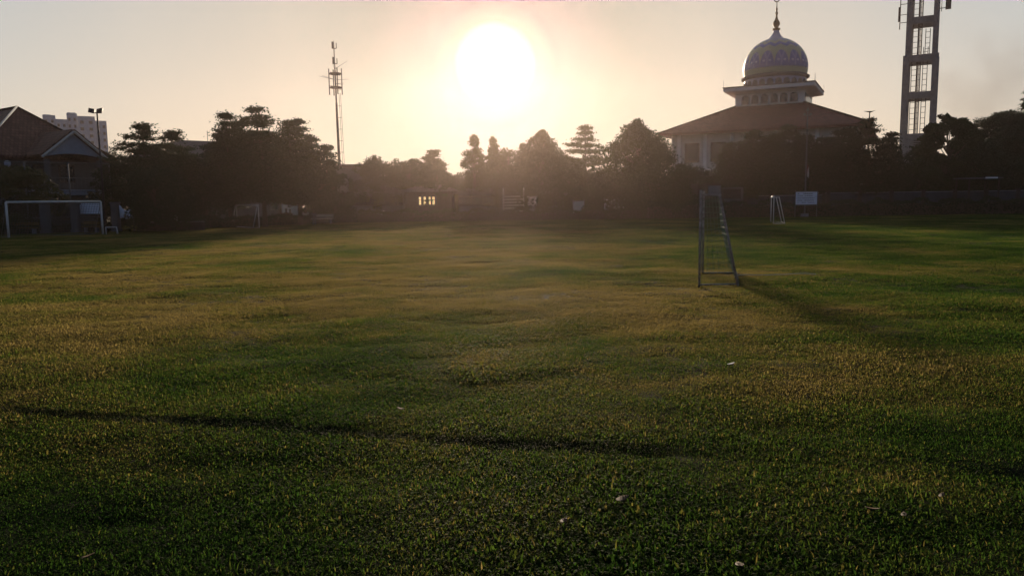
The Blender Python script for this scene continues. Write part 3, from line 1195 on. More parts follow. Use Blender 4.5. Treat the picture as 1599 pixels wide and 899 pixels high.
for sx_, sy_ in ((-1, -1), (1, -1), (1, 1), (-1, 1)):
    MB().tube((sx_ * E2, sy_ * E2, zr + .9), (sx_ * E2, sy_ * E2, zr + 1.9), .04, .02, 5).build('lightning_rod', M_dark, t)
# drum
RD = 4.24
zd = zr + 1.1
zc = at(1213, 125.5, ctr.y).z
MB().lathe([(RD, zd - .4), (RD, zc)], n=48).build('drum', M_domew, t)
dp_ = MB()
for k in range(24):
    a = 2 * math.pi * k / 24
    arch(.86, zc - zd - .35, .06, (math.sin(a) * (RD + .02), -math.cos(a) * (RD + .02), zd + .1), a, dp_)
dp_.build('drum_arches', M_wallg, t)
MB().lathe([(RD, zc), (RD + .38, zc + .12), (RD + .42, zc + .35), (RD + .05, zc + .55), (RD - .3, zc + .6)], n=64).build('cornice_ring', M_wallg, t)
# dome: painted tile pattern on the surface by longitude and height
zt_ = at(1213.5, 60, ctr.y).z
z_0 = zc + .5
DH = zt_ - z_0
prof = []
for i in range(41):
    f = i / 40
    # bulge slightly then close with a soft shoulder
    if f < .22:
        rr = RD + .02 + .16 * math.sin(f / .22 * math.pi / 2)
    else:
        q = (f - .22) / .78
        rr = (RD + .18) * math.sqrt(max(0, 1 - q ** 2.05)) * (1 - .03 * q)
    prof.append((max(rr, .85 if f > .9 else 0), z_0 + DH * f))


def dome_mat():
    M = bpy.data.materials.new('dome_tile_pattern')
    M.use_nodes = True
    t_ = M.node_tree
    n, l = t_.nodes, t_.links
    b = n['Principled BSDF']
    b.inputs['Roughness'].default_value = .5
    tcn = n.new('ShaderNodeTexCoord')
    sp = n.new('ShaderNodeSeparateXYZ')
    l.new(tcn.outputs['Object'], sp.inputs[0])

    def mth(op, *a):
        x = n.new('ShaderNodeMath')
        x.operation = op
        for i, q in enumerate(a):
            if isinstance(q, (int, float)):
                x.inputs[i].default_value = q
            else:
                l.new(q, x.inputs[i])
        return x.outputs[0]
    ang = mth('ARCTAN2', sp.outputs['Y'], sp.outputs['X'])
    K = 14
    ph = mth('FRACT', mth('ADD', mth('MULTIPLY', ang, K / (2 * math.pi)), .25))
    tri = mth('MULTIPLY', mth('ABSOLUTE', mth('SUBTRACT', ph, .5)), 2)      # 0 in the middle of a petal
    h = mth('DIVIDE', mth('SUBTRACT', sp.outputs['Z'], z_0), DH)
    # petals: pointed arches from h = .12 to .62
    edge = mth('ADD', .17, mth('MULTIPLY', mth('POWER', mth('SUBTRACT', 1, mth('POWER', tri, 2.2)), .6), .40))
    petal = mth('MULTIPLY', mth('LESS_THAN', h, edge), mth('GREATER_THAN', h, mth('ADD', .135, mth('MULTIPLY', mth('PINGPONG', mth('MULTIPLY', ang, 42 / math.pi), .5), .06))))
    # zigzag bands higher up
    zz = mth('ADD', h, mth('MULTIPLY', tri, .075))
    band = mth('MULTIPLY', mth('GREATER_THAN', zz, .74), mth('LESS_THAN', zz, .83))
    cap = mth('GREATER_THAN', zz, .90)
    # pale tracery inside petals
    stem = mth('MULTIPLY', mth('LESS_THAN', mth('ABSOLUTE', mth('SUBTRACT', tri, mth('MULTIPLY', mth('MAXIMUM', mth('SUBTRACT', h, .34), 0), 2.2))), .10), petal)
    dots = mth('MULTIPLY', mth('MULTIPLY', mth('LESS_THAN', mth('ABSOLUTE', mth('SUBTRACT', tri, .42)), .16), mth('LESS_THAN', mth('ABSOLUTE', mth('SUBTRACT', h, .31)), .025)), petal)
    blue = mth('MAXIMUM', petal, band)
    no = n.new('ShaderNodeTexNoise')
    no.inputs['Scale'].default_value = 2.5
    no.inputs['Detail'].default_value = 5
    l.new(tcn.outputs['Object'], no.inputs['Vector'])

    def mixc(f, a, c):
        x = n.new('ShaderNodeMix')
        x.data_type = 'RGBA'
        l.new(f, x.inputs[0])
        for i, q in ((6, a), (7, c)):
            if isinstance(q, tuple):
                x.inputs[i].default_value = (*q, 1)
            else:
                l.new(q, x.inputs[i])
        return x.outputs[2]
    base = mixc(no.outputs['Fac'], (.37, .40, .25), (.47, .50, .35))
    c = mixc(blue, base, (.13, .17, .42))
    c = mixc(cap, c, (.30, .34, .45))
    c = mixc(mth('MULTIPLY', stem, .55), c, (.42, .45, .58))
    c = mixc(dots, c, (.50, .52, .62))
    l.new(c, b.inputs['Base Color'])
    return M


MB().lathe(prof, n=72).build('dome', dome_mat(), t)
# finial
zf = zt_ - .05
fin = MB().lathe([(1.45, zf - .30), (1.0, zf + .0), (.62, zf + .45), (.42, zf + .85), (.40, zf + 1.15)], n=24).build('finial_base', M_domew, t)
ft = at(1215, 4, ctr.y).z
sc = (ft - zf - 1.15)
pr = [(.40, 0), (.55, .03), (.55, .07), (.25, .10), (.30, .13), (.50, .22), (.46, .30), (.22, .40), (.14, .48), (.12, .56),
      (.20, .60), (.20, .64), (.10, .68), (.12, .74), (.16, .77), (.07, .82), (.05, 1.0), (0, 1.0)]
MB().lathe([(a, zf + 1.1 + b * sc) for a, b in pr], n=16).build('finial', M_gold, t)
cr_ = MB()
cpts = []
for i in range(13):
    a = R(125) + R(290) * i / 12
    cpts.append((.36 * math.cos(a), 0, ft + .42 + .36 * math.sin(a)))
cr_.path(cpts, [.03 + .05 * math.sin(math.pi * i / 12) for i in range(13)], 6)
cr_.build('crescent', M_gold, t)

# ------------------------------------------------------------------ concrete antenna tower
TY = 122
tb = at(1436, 150, TY)
t = thing('antenna_tower', 'tall concrete frame tower with ladders and aerials right of the mosque', 'tower', (tb.x, TY, 0), R(-30))
zl = [at(1436, y_, TY).z for y_ in (204, 151, 94, 35, -12, -18)]
hw_lo, hw_hi = 2.45, 2.2
for sx_ in (-1, 1):
    for sy_ in (-1, 1):
        c = MB()
        c.box((sx_ * (hw_lo - .45), sy_ * (hw_lo - .45), zl[2] / 2 + .1), (.90, .90, zl[2] + .8))
        c.box((sx_ * (hw_hi - .37), sy_ * (hw_hi - .37), (zl[2] + .5 + zl[5]) / 2), (.74, .74, zl[5] - zl[2] - .5))
        c.build('column', M_conc, t)
for i, z in enumerate(zl[1:]):
    hw = hw_lo if i < 2 else hw_hi
    cw = (.84 if i < 2 else .68)
    b = MB()
    off = hw - (.45 if i < 2 else .37)
    ln = 2 * off - cw - .08
    for a in range(4):
        aa = a * math.pi / 2
        b.box((math.sin(aa) * off, -math.cos(aa) * off, z), (ln, cw * .85, 1.0), aa)
    b.build('ring_beam', M_conc, t)
MB().box((0, 0, zl[0] / 2 - .3), (2 * hw_lo - .4, 2 * hw_lo - .4, zl[0] - .6)).build('solid_base', M_conc, t)
sl = MB()
for k in range(6):
    sl.box((.2, -hw_lo + .12, zl[0] - 3.4 + k * .34), (1.3, .16, .12))
sl.build('louvre', M_dark, t)


def ladder(x, y, z0, z1, w, name, cage=False):
    q = MB()
    q.tube((x - w / 2, y, z0), (x - w / 2, y, z1), .058, n=6)
    q.tube((x + w / 2, y, z0), (x + w / 2, y, z1), .058, n=6)
    z = z0
    while z < z1:
        q.tube((x - w / 2, y, z), (x + w / 2, y, z), .038, n=5)
        z += .85
    q.build(name, M_dark, t)


ladder(.55, .3, zl[0] - .6, zl[2] + 2, .62, 'ladder')
ladder(.75, .3, zl[2], zl[3] - 1, .62, 'ladder')
ladder(-.95, 1.0, zl[0] - .6, zl[5], .80, 'cable_tray')
ladder(-.35, .2, zl[0] - .6, zl[5], .55, 'cable_tray')
cbm = MB()
for k in range(5):
    cbm.tube((-.58 + .1 * k, .15, zl[0] - .6), (-.55 + .1 * k, .15, zl[5] - .5), .035, n=5)
cbm.build('cable_run', M_dark, t)
za = at(1410, 18, TY).z
m_ = MB()
m_.tube((-hw_hi - 1.0, -.9, za - 2.6), (-hw_hi - 1.0, -.9, za + 1.9), .07)
for q in (-1.6, -.4, 1.2):
    m_.tube((-hw_hi + .1, -.9, za + q), (-hw_hi - 1.05, -.9, za + q), .05)
m_.box((-hw_hi - 1.15, -.9, za - .3), (.22, .3, 2.2))
m_.build('pipe_aerial', M_dark, t)
m_ = MB()
zb_ = at(1472, 11, TY).z
m_.box((hw_hi + 1.15, -1.0, zb_), (.75, .35, 1.9))
for q in (-.7, 1.0):
    m_.tube((hw_hi - .1, -1.0, zb_ + q), (hw_hi + 1.1, -1.0, zb_ + q), .06)
m_.tube((hw_hi + .25, -1.0, zb_ - 1.2), (hw_hi + .25, -1.0, zb_ + 1.3), .05)
m_.build('panel_aerial', M_dark, t)

# ------------------------------------------------------------------ antenna mast
MY = 88
mb0 = at(531, 262, MY)
mtop = at(519.5, 78, MY)
t = thing('antenna_mast', 'slim antenna mast with a ring of panel aerials left of the sun', 'mast', (mb0.x, MY, 0))
zm = lambda y_: at(522, y_, MY).z
lx = mtop.x - mb0.x
zT = mtop.z
ax_ = lambda z: lx * (z / zT) * .55
po = MB()
po.path([(0, 0, -.1), (ax_(zm(190)), 0, zm(190)), (ax_(zm(162)), 0, zm(162)), (ax_(zm(160)), 0, zm(160)), (ax_(zm(110)), 0, zm(110))],
        [.17, .14, .125, .10, .09], 10)
po.path([(ax_(zm(110)), 0, zm(110)), (ax_(zT), 0, zT), (ax_(zT), 0, zT + 1.0)], [.06, .05, .015], 8)
po.build('pole', M_dark, t)
for zz in (zm(115.5), zm(137)):
    r_ = MB()
    c = (ax_(zz), 0, zz)
    r_.lathe([(.55, -.09), (.62, -.09), (.62, .09), (.55, .09), (.55, -.09)], c, 18)
    for k in range(3):
        a = R(180) + k * 2 * math.pi / 3
        r_.tube(c, (c[0] + .74 * math.cos(a), .74 * math.sin(a), zz), .10)
        a2 = k * 2 * math.pi / 3
        r_.tube(c, (c[0] + .74 * math.cos(a2), .74 * math.sin(a2), zz), .10)
    r_.build('ring_bracket', M_dark, t)
zmid = zm(128)
for k in range(6):
    a = k * math.pi / 3
    if k in (1, 4):
        continue
    c = (ax_(zmid) + .72 * math.cos(a), .72 * math.sin(a), zmid)
    MB().box(c, (.10, .10, zm(107) - zm(148)), a).build('panel_aerial', M_dark, t)
for zz, sgn in ((zm(76), 1), (zm(100), 1)):
    s_ = MB()
    s_.box((ax_(zz) - .12, 0, zz + .35), (.22, .2, .75))
    s_.tube((ax_(zz), 0, zz), (ax_(zz) + .28, 0, zz), .05, n=6)
    s_.tube((ax_(zz) + .28, 0, zz), (ax_(zz) + .28, 0, zz + .6), .05, n=6)
    s_.build('small_aerial', M_dark, t)
wh = random.Random(4)
for k in range(14):
    zz = zm(wh.choice([108, 112, 125, 131, 135, 139, 142]))
    a = wh.uniform(0, 6.28)
    l_ = wh.uniform(1.1, 1.9)
    tilt = .9 if zz > zm(118) else wh.uniform(-.15, .3)
    w_ = MB()
    w_.tube((ax_(zz), 0, zz), (ax_(zz) + l_ * math.cos(a), l_ * math.sin(a), zz + l_ * tilt * .75), .030, .018, 4)
    w_.build('whip_aerial', M_steel, t)
q = MB()
for xx in (.42, .62):
    q.tube((xx, -.1, 1), (ax_(zm(146)) + xx * .85, -.1, zm(146)), .022, n=5)
zz = 1.0
while zz < zm(148):
    q.tube((ax_(zz) + .1, -.1, zz), (ax_(zz) + .58, -.1, zz), .018, n=4)
    zz += 1.3
q.build('ladder', M_dark, t)

# ------------------------------------------------------------------ left tiled house
PSI = R(55)
gc = at(118, 243, 56)
t = thing('tiled_house', 'two storey house with red tiled hip roof and grey gabled porch', 'house', (gc.x, gc.y, 0), PSI)
EZ = gc.z                                     # eave height
XM, HWM, YF, DEP = -.5, 4.95, 2.6, 19.0      # main block: mid line, half width, front eave, depth
AZ_ = at(33, 166.5, 59.5).z                   # ridge height
fl, frr = Vector((XM - HWM, YF, EZ)), Vector((XM + HWM, YF, EZ))
bl, br_ = Vector((XM - HWM, YF + DEP, EZ)), Vector((XM + HWM, YF + DEP, EZ))
rA, rB = Vector((XM, YF + HWM, AZ_)), Vector((XM, YF + DEP - HWM, AZ_))
rf = MB()
rf.add([fl, frr, rA], [(0, 1, 2)])
rf.add([frr, br_, rB, rA], [(0, 1, 2, 3)])
rf.add([br_, bl, rB], [(0, 1, 2)])
rf.add([bl, fl, rA, rB], [(0, 1, 2, 3)])
dz = Vector((0, 0, -.22))
for a, b in ((fl, frr), (frr, br_), (br_, bl), (bl, fl)):
    rf.add([a + dz, b + dz, b, a], [(0, 1, 2, 3)])
rf.add([fl + dz, frr + dz, br_ + dz, bl + dz], [(3, 2, 1, 0)])
roof = rf.build('roof', M_tileA, t, uvroof=True)
MB().tube(rA, rB, .12, n=6).build('ridge', M_tileA, roof)
MB().tube(rA, frr, .11, n=6).build('hip_ridge', M_tileA, roof)
MB().tube(rA + Vector((0, 0, .06)), fl + Vector((0, 0, .06)), .085, n=6).build('hip_flashing', M_wall, roof)
GH = at(121, 204, 56).z - EZ
GW = 2.15
apx = Vector((0, 0, EZ + GH))
gL_, gR_ = Vector((-GW - .15, 0, EZ - .1)), Vector((GW + .15, 0, EZ - .1))
bkv = Vector((0, 5.6, 0))
bk2 = Vector((0, 3.4, 0))
pr_ = MB()
pr_.slab([gL_, apx, apx + bkv, gL_ + bk2], -.14)
pr_.slab([apx, gR_, gR_ + bk2, apx + bkv], -.14)
pr_.build('porch_roof', M_tileA, t, uvroof=True)
low = []
for i in range(13):
    f = i / 12
    low.append(Vector((GW - .1 - (2 * GW - .2) * f, .22, EZ - .12 + .26 * math.sin(math.pi * f))))
MB().slab([apx + Vector((0, .22, -.2))] + low[::-1], .15).build('gable_wall', M_blue, t)
for q_ in (gL_, gR_):
    MB().tube(q_ + Vector((0, -.05, -.08)), apx + Vector((0, -.05, -.08)), .095, n=4).build('bargeboard', M_wall, t)
wall = MB()
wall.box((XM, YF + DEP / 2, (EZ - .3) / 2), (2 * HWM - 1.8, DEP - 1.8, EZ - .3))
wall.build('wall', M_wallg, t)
for k in (-1, 1):
    MB().box((k * (GW - .3), .35, (EZ - .3) / 2), (.3, .3, EZ - .3)).build('porch_column', M_wallg, t)
MB().box((0, 1.75, 2.75), (2 * GW - .3, 3.2, .40)).build('balcony_slab', M_blue, t)
q = MB()
q.tube((-GW + .46, .35, 3.80), (GW - .46, .35, 3.80), .035)
for k in range(12):
    x = -GW + .5 + k * (2 * GW - 1.0) / 11
    q.tube((x, .35, 2.95), (x, .35, 3.80), .016, n=5)
q.build('balcony_rail', M_steel, t)
for (wx, wz) in ((-.9, 4.2), (.9, 4.2), (-4.6, 4.1), (-3.1, 4.1), (-4.6, 1.6), (-3.1, 1.6), (-.9, 1.4), (.9, 1.4)):
    w = MB().box((wx, YF + .87, wz), (1.15, .10, 1.3)).build('window', M_brown, t)
    MB().box((wx, YF + .795, wz), (.95, .05, 1.1)).build('pane', M_glass, w)

# grey roofed building between the trees
p = at(310, 219, 84)
t = thing('grey_roofed_building', 'building with a low grey brown roof glimpsed between the left trees', 'building', (p.x, 84, 0))
hz = p.z
q = MB()
q.add([(-6.5, -5, hz - 2.3), (8, -5, hz - 2.3), (8, 5, hz - 2.3), (-6.5, 5, hz - 2.3), (-2.2, 0, hz + .05), (3.5, 0, hz - .25)],
      [(0, 1, 5, 4), (1, 2, 5), (2, 3, 4, 5), (3, 0, 4), (3, 2, 1, 0)])
q.build('roof', M_roofg, t)
MB().box((.75, 0, (hz - 2.35) / 2), (13, 9, hz - 2.35)).build('wall', M_wallg, t)
MB().tube((1.0, 0, hz - .3), (1.0, 0, hz + 1.0), .03, n=5).build('roof_aerial', M_dark, t)

# flat dark roof at foot of the mast
p = at(545, 257, 82)
t = thing('flat_roofed_building', 'flat dark roofed building at the foot of the antenna mast', 'building', (p.x, 82, 0))
MB().box((0, 3, p.z - .15), (5.4, 7, .3)).build('roof', M_roofg, t)
MB().box((0, 3, (p.z - .3) / 2), (4.8, 6.4, p.z - .3)).build('wall', M_wallg, t)
q = MB()
q.tube((1.9, 0, p.z), (1.9, 0, p.z + .9), .03, n=5)
q.tube((1.5, 0, p.z + .45), (2.7, 0, p.z + .95), .022, n=5)
q.tube((1.7, 0, p.z + .3), (2.5, 0, p.z + .6), .022, n=5)
q.build('roof_aerial', M_dark, t)

# water tank
p = at(536, 299, 68)
t = thing('water_tank', 'grey round water tank raised on a brick column below the mast', 'water tank', (p.x, 68, 0))
zt2 = at(536, 280, 68).z
MB().lathe([(0, p.z), (.48, p.z), (.5, p.z + .05), (.5, zt2 - .12), (.42, zt2 - .02), (.18, zt2 + .06), (0, zt2 + .06)], n=20).build('tank', M_conc, t)
MB().box((0, 0, p.z / 2), (.42, .42, p.z)).build('column', M_brown, t)
MB().box((0, 0, p.z - .05), (1.15, 1.15, .09)).build('platform', M_conc, t)

# ------------------------------------------------------------------ distant apartments
AY = 220
A = lambda px, py: at(px, py, AY)
base = A(125, 230)
AR = math.atan2(-base.x, AY)
t = thing('apartment_block', 'pale stepped apartment block far behind the tiled house', 'building', (base.x, AY, 0), AR)
lx_ = lambda px: (px - 125) * AY * math.cos(AR) / F
segs = [(72, 91, 182), (91, 108, 188), (108, 124, 177.5), (124, 151, 181.5), (151, 169, 187)]
for i, (x0, x1, yt) in enumerate(segs):
    xa, xb, zt_a = lx_(x0), lx_(x1), A((x0 + x1) / 2, yt).z
    w_ = xb - xa
    yo = .9 if i % 2 else 0
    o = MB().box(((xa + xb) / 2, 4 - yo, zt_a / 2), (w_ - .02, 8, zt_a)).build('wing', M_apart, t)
    q = MB()
    nw = max(2, int(w_ / 1.7))
    for f in range(5):
        for k in range(nw):
            q.box((xa + (k + .5) * w_ / nw, -.02 - yo, zt_a - 1.7 - f * 1.9), (w_ / nw * .40, .10, .8))
    q.build('window_grid', M_wallg, o)
for (x0, x1, yt) in ((73, 84, 180.5), (109, 122, 175.5)):
    xa, xb, zt_a = lx_(x0), lx_(x1), A((x0 + x1) / 2, yt).z
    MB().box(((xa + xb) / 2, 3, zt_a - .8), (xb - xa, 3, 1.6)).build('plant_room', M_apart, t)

# ------------------------------------------------------------------ floodlight pole
p = at(157, 250, 50)
t = thing('floodlight_pole', 'dark floodlight pole with two square lamps before the tiled house', 'floodlight', (p.x, 50, 0))
zt3 = at(153, 176, 50).z
MB().path([(0, 0, -.1), (0, 0, zt3)], [.075, .05], 8).build('pole', M_dark, t)
MB().tube((-.30, 0, zt3 - .02), (.30, 0, zt3 - .02), .035, n=6).build('crossarm', M_dark, t)
for k in (-1, 1):
    q = MB()
    c = Vector((k * .26, -.08, zt3 + .10))
    vs = []
    for (yy, sx_, sz_) in ((-.12, .19, .15), (.14, .12, .09)):
        for (i, j) in ((-1, -1), (1, -1), (1, 1), (-1, 1)):
            vs.append((c.x + i * sx_, c.y + yy + j * .05, c.z + j * sz_ + .04 * k * i))
    q.add(vs, [(0, 1, 2, 3), (7, 6, 5, 4), (0, 4, 5, 1), (1, 5, 6, 2), (2, 6, 7, 3), (3, 7, 4, 0)])
    q.build('lamp_head', M_dark, t)

# ------------------------------------------------------------------ tall wire fence behind the goal
f0, f1 = gp(-140, 372), gp(160, 362)
f0, f1 = Vector((f0.x - .6, f0.y + 2.6, 0)), Vector((f1.x - .6, f1.y + 2.6, 0))
t = thing('wire_fence', 'tall wire mesh fence on thin posts behind the wide goal', 'fence', f0)
d = f1 - f0
FH = 4.7
npost = 4
for k in range(npost + 1):
    q = d * (k / npost)
    MB().tube(q + Vector((0, 0, -.1)), q + Vector((0, 0, FH)), .05, n=6).build('post', M_steel, t)
for zz in (FH - .03, 2.75, 1.0):
    MB().tube(Vector((0, 0, zz)), d + Vector((0, 0, zz)), .028, n=6).build('rail', M_steel, t)
q = MB()
nn = int(d.length / .28)
dn = d.normalized()
K = int(FH / .28)
for i in range(-K, nn):
    a0, a1 = max(0, -i), min(K, nn - i)
    if a1 > a0:
        q.tube(dn * ((i + a0) * .28) + Vector((0, 0, a0 * .28)), dn * ((i + a1) * .28) + Vector((0, 0, a1 * .28)), .004, n=3)
        q.tube(dn * ((i + a0) * .28) + Vector((0, .01, FH - a0 * .28)), dn * ((i + a1) * .28) + Vector((0, .01, FH - a1 * .28)), .004, n=3)
q.build('wire_mesh', M_steel, t)


# pillars + yellow planks + boards behind the goal
def pillar(label, px, yt, yb, Y, w, m_, group):
    a = at(px, (yt + yb) / 2, Y)
    h_ = at(px, yt, Y).z
    t = thing('pillar', label, 'pillar', (a.x, Y, 0), 0, group)
    MB().box((0, 0, h_ / 2), (w, w, h_)).build('shaft', m_, t)
    MB().box((0, 0, h_ + .05), (w + .12, w + .12, .1)).build('cap', m_, t)
    MB().box((0, 0, .11), (w + .10, w + .10, .22)).build('plinth', m_, t)


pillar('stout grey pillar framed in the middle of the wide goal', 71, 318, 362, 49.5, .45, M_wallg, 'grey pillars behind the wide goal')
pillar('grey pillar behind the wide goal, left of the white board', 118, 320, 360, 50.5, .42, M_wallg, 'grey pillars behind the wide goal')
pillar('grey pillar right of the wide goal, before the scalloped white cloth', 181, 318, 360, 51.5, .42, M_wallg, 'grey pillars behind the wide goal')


def bench(label, px0, px1, py, Y, m_, h=.42, group=None):
    a, b = at(px0, py, Y), at(px1, py, Y)
    t = thing('bench', label, 'bench', ((a.x + b.x) / 2, Y, 0), 0, group)
    w = b.x - a.x
    MB().box((0, 0, h), (w, .36, .07)).build('seat', m_, t)
    MB().box((0, .20, h + .25), (w, .05, .20)).build('backrest', m_, t)
    for k in (-1, 1):
        MB().box((k * (w / 2 - .2), .02, (h - .04) / 2), (.09, .34, h - .04)).build('leg', M_conc, t)


bench('dull yellow bench seen through the left half of the wide goal', 18, 58, 358, 48.6, M_yellow, .40, 'yellow benches behind the wide goal')
bench('short yellow bench seen through the right half of the wide goal', 129, 156, 355, 49.6, M_yellow, .40, 'yellow benches behind the wide goal')
bench('long pale bench under the trees left of the water tank', 476, 520, 342, 63.5, M_wall, .45)


def board(name, label, cat, px0, px1, y0, y1, Y, m_, ybot=None, posts=True, rows=0, group=None, frame=True, scallop=False):
    a, b = at(px0, y0, Y), at(px1, y1, Y)
    t = thing(name, label, cat, ((a.x + b.x) / 2, Y, 0), 0, group)
    w, z1, z0 = b.x - a.x, a.z, b.z
    if scallop:
        vs, fs = [], []
        K = 12
        for i in range(K + 1):
            f = i / K
            zz = z1 - .32 * (math.sin(math.pi * f) ** .7) + (.05 * math.sin(f * 25))
            yv = .06 * math.sin(f * 14)
            vs += [(-w / 2 + w * f, yv, z0 + .04 * math.sin(f * 9)), (-w / 2 + w * f, yv * 1.4, zz)]
        for i in range(K):
            fs.append((2 * i, 2 * i + 2, 2 * i + 3, 2 * i + 1))
        o = MB().add(vs, fs, 0, True).build('cloth', m_, t)
        s_ = o.modifiers.new('thick', 'SOLIDIFY')
        s_.thickness = .01
    else:
        pn = MB().box((0, 0, (z0 + z1) / 2), (w, .03, z1 - z0)).build('panel', m_, t)
        if rows:
            q = MB()
            rr = random.Random(rows)
            for k in range(rows):
                zz = z1 - (z1 - z0) * (k + .9) / (rows + .9)
                x = -w * .42
                while x < w * .42:
                    ww = rr.uniform(.05, .16)
                    if x + ww < w * .42 and rr.random() < .85:
                        q.box((x + ww / 2, -.019, zz), (ww, .005, .045 if k else .075))
                    x += ww + .035
            q.build('lettering', M_wallg, pn)
    if posts:
        for k in (-1, 1):
            MB().tube((k * (w / 2 + .02), .05, -.1), (k * (w / 2 + .02), .05, z1 + .12), .032, n=6).build('post', M_steel, t)
    if frame and not scallop:
        q = MB()
        for zz in (z0, z1):
            q.box((0, -.004, zz), (w + .06, .045, .05))
        q.build('frame', M_steel, t)
    return t


board('sign_board', 'white sign board on two thin posts near the flagpole', 'sign', 1243, 1275.5, 299.5, 319.5, 64.8, M_banner, rows=5)
board('white_board', 'plain white board behind the right half of the wide goal', 'board', 122, 156, 317, 334, 51, M_banner, group='boards behind the wide goal')
board('hanging_cloth', 'white cloth with a scalloped top hung right of the wide goal', 'cloth', 186, 208, 320, 341, 51, M_banner, scallop=True)
board('notice_board', 'narrow pale notice board on the ground under the trees, right of the sun', 'board', 895, 912, 314, 335, 68.6, M_wall, rows=0)
board('banner', 'wide pale blue banner between the knobbly tree and the domed tree', 'banner', 944, 976, 311, 328, 69, M_banner)
board('screen', 'narrow white panel between the trunks, right of the small left goal', 'screen', 421, 434, 303, 328, 64, M_banner, group='white panels under the left trees')
board('screen', 'wide white panel cut by branches, behind the seated people', 'screen', 439, 465, 303, 336, 66, M_banner, group='white panels under the left trees')

# sack
p = gp(281, 345)
t = MB().lathe([(0, 0), (.16, .02), (.19, .16), (.15, .36), (.07, .44), (.09, .50), (0, .5)], n=12).build('sack', M_shirt)
t.location = (at(281, 340, 52).x, 51.2, .62)
tag(t, 'small white sack standing on the wall under the left trees', 'sack')
q = at(281, 343, 51.5)
a_, b_ = at(228, 345, 51.2), at(318, 345, 51.2)
t = thing('low_wall', 'low dark brick wall under the left trees carrying a white sack', 'wall', ((a_.x + b_.x) / 2, 51.2, 0))
MB().box((0, 0, .29), (b_.x - a_.x, .3, .58)).build('brickwork', M_brown, t)
MB().box((0, 0, .60), (b_.x - a_.x + .06, .36, .04)).build('coping', M_conc, t)


# ------------------------------------------------------------------ buildings behind the far hedge
def low_building(name, label, px0, px1, ytop, Y, m_, depth=6, windows=0, lit=(), yw=(308, 320), roof=True):
    a, b = at(px0, ytop, Y), at(px1, ytop, Y)
    w, h = b.x - a.x, a.z
    t = thing(name, label, 'building', ((a.x + b.x) / 2, Y, 0))
    MB().box((0, depth / 2, h / 2), (w, depth, h)).build('wall', m_, t)
    if roof:
        q = MB()
        e_ = .6
        q.add([(-w / 2 - e_, -e_, h), (w / 2 + e_, -e_, h), (w / 2 + e_, depth + e_, h), (-w / 2 - e_, depth + e_, h),
               (-w / 2 + 1.2, depth / 2, h + .8), (w / 2 - 1.2, depth / 2, h + .8)],
              [(0, 1, 5, 4), (1, 2, 5), (2, 3, 4, 5), (3, 0, 4), (3, 2, 1, 0)])
        q.build('roof', M_roofg, t)
    z0, z1 = at(px0, yw[1], Y).z, at(px0, yw[0], Y).z
    for k in range(windows):
        x = -w / 2 + (k + .5) * w / windows
        f_ = MB().box((x, -.03, (z0 + z1) / 2), (1.3, .06, z1 - z0 + .14)).build('window', M_brown, t)
        MB().box((x, -.075, (z0 + z1) / 2), (1.1, .03, z1 - z0)).build('pane', M_glass, f_)
    for (x0, x1) in lit:  # glowing panes added in place of bright background seen through gaps
        xa, xb = at(x0, 314, Y).x, at(x1, 314, Y).x
        xm = (xa + xb) / 2 - (a.x + b.x) / 2
        f_ = MB().box((xm, -.03, (z0 + z1) / 2), (xb - xa + .12, .06, z1 - z0 + .12)).build('window', M_brown, t)
        MB().box((xm, -.075, (z0 + z1) / 2), (xb - xa, .03, z1 - z0)).build('pane', M_gapglow, f_)
        MB().box((xm, -.10, z0 + (z1 - z0) * .62), (xb - xa, .03, .05)).build('glazing_bar', M_brown, f_)
    return t


low_building('school_building', 'low building with four glowing panes standing in for sunlit gaps under the trees below the sun', 632, 708, 300, 73.5, M_brown,
             lit=((654.5, 657.5), (662, 665), (670, 672.3), (675.5, 678.7)))
low_building('pale_building', 'low pale walled building behind the hedge, left of the glowing gaps', 555, 628, 302, 74.5, M_wallg, windows=4)
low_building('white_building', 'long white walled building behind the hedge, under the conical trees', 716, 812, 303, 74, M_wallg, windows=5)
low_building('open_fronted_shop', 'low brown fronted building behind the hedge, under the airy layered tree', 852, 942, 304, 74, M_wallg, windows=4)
t = low_building('kiosk', 'grey kiosk with a pale upper board behind the near goal', 1090, 1126, 287, 70, M_brown, depth=4, roof=False)
kx0, kx1 = at(1106, 296, 70).x, at(1125, 296, 70).x
kz0, kz1 = at(1106, 303, 70).z, at(1106, 290, 70).z
MB().box(((kx0 + kx1) / 2 - t.location.x, -.06, (kz0 + kz1) / 2), (kx1 - kx0, .10, kz1 - kz0)).build('upper_board', M_conc, t)
t = low_building('mosque_annex', 'brown fronted annex with a pale frame, right behind the near goal', 1130, 1158, 293, 70.3, M_brown, depth=4, roof=False)
wz = at(1130, 293, 70.3).z
wd_ = at(1158, 293, 70.3).x - at(1130, 293, 70.3).x
MB().box((0, -.1, wz - .06), (wd_ + .2, .2, .14)).build('lintel', M_wallg, t)
MB().box((wd_ / 2 + .03, -.1, wz / 2), (.16, .2, wz - .2)).build('frame_post', M_wallg, t)
MB().box((0, -.1, at(1140, 313, 70.3).z), (wd_ - .1, .2, .3)).build('counter', M_wallg, t)

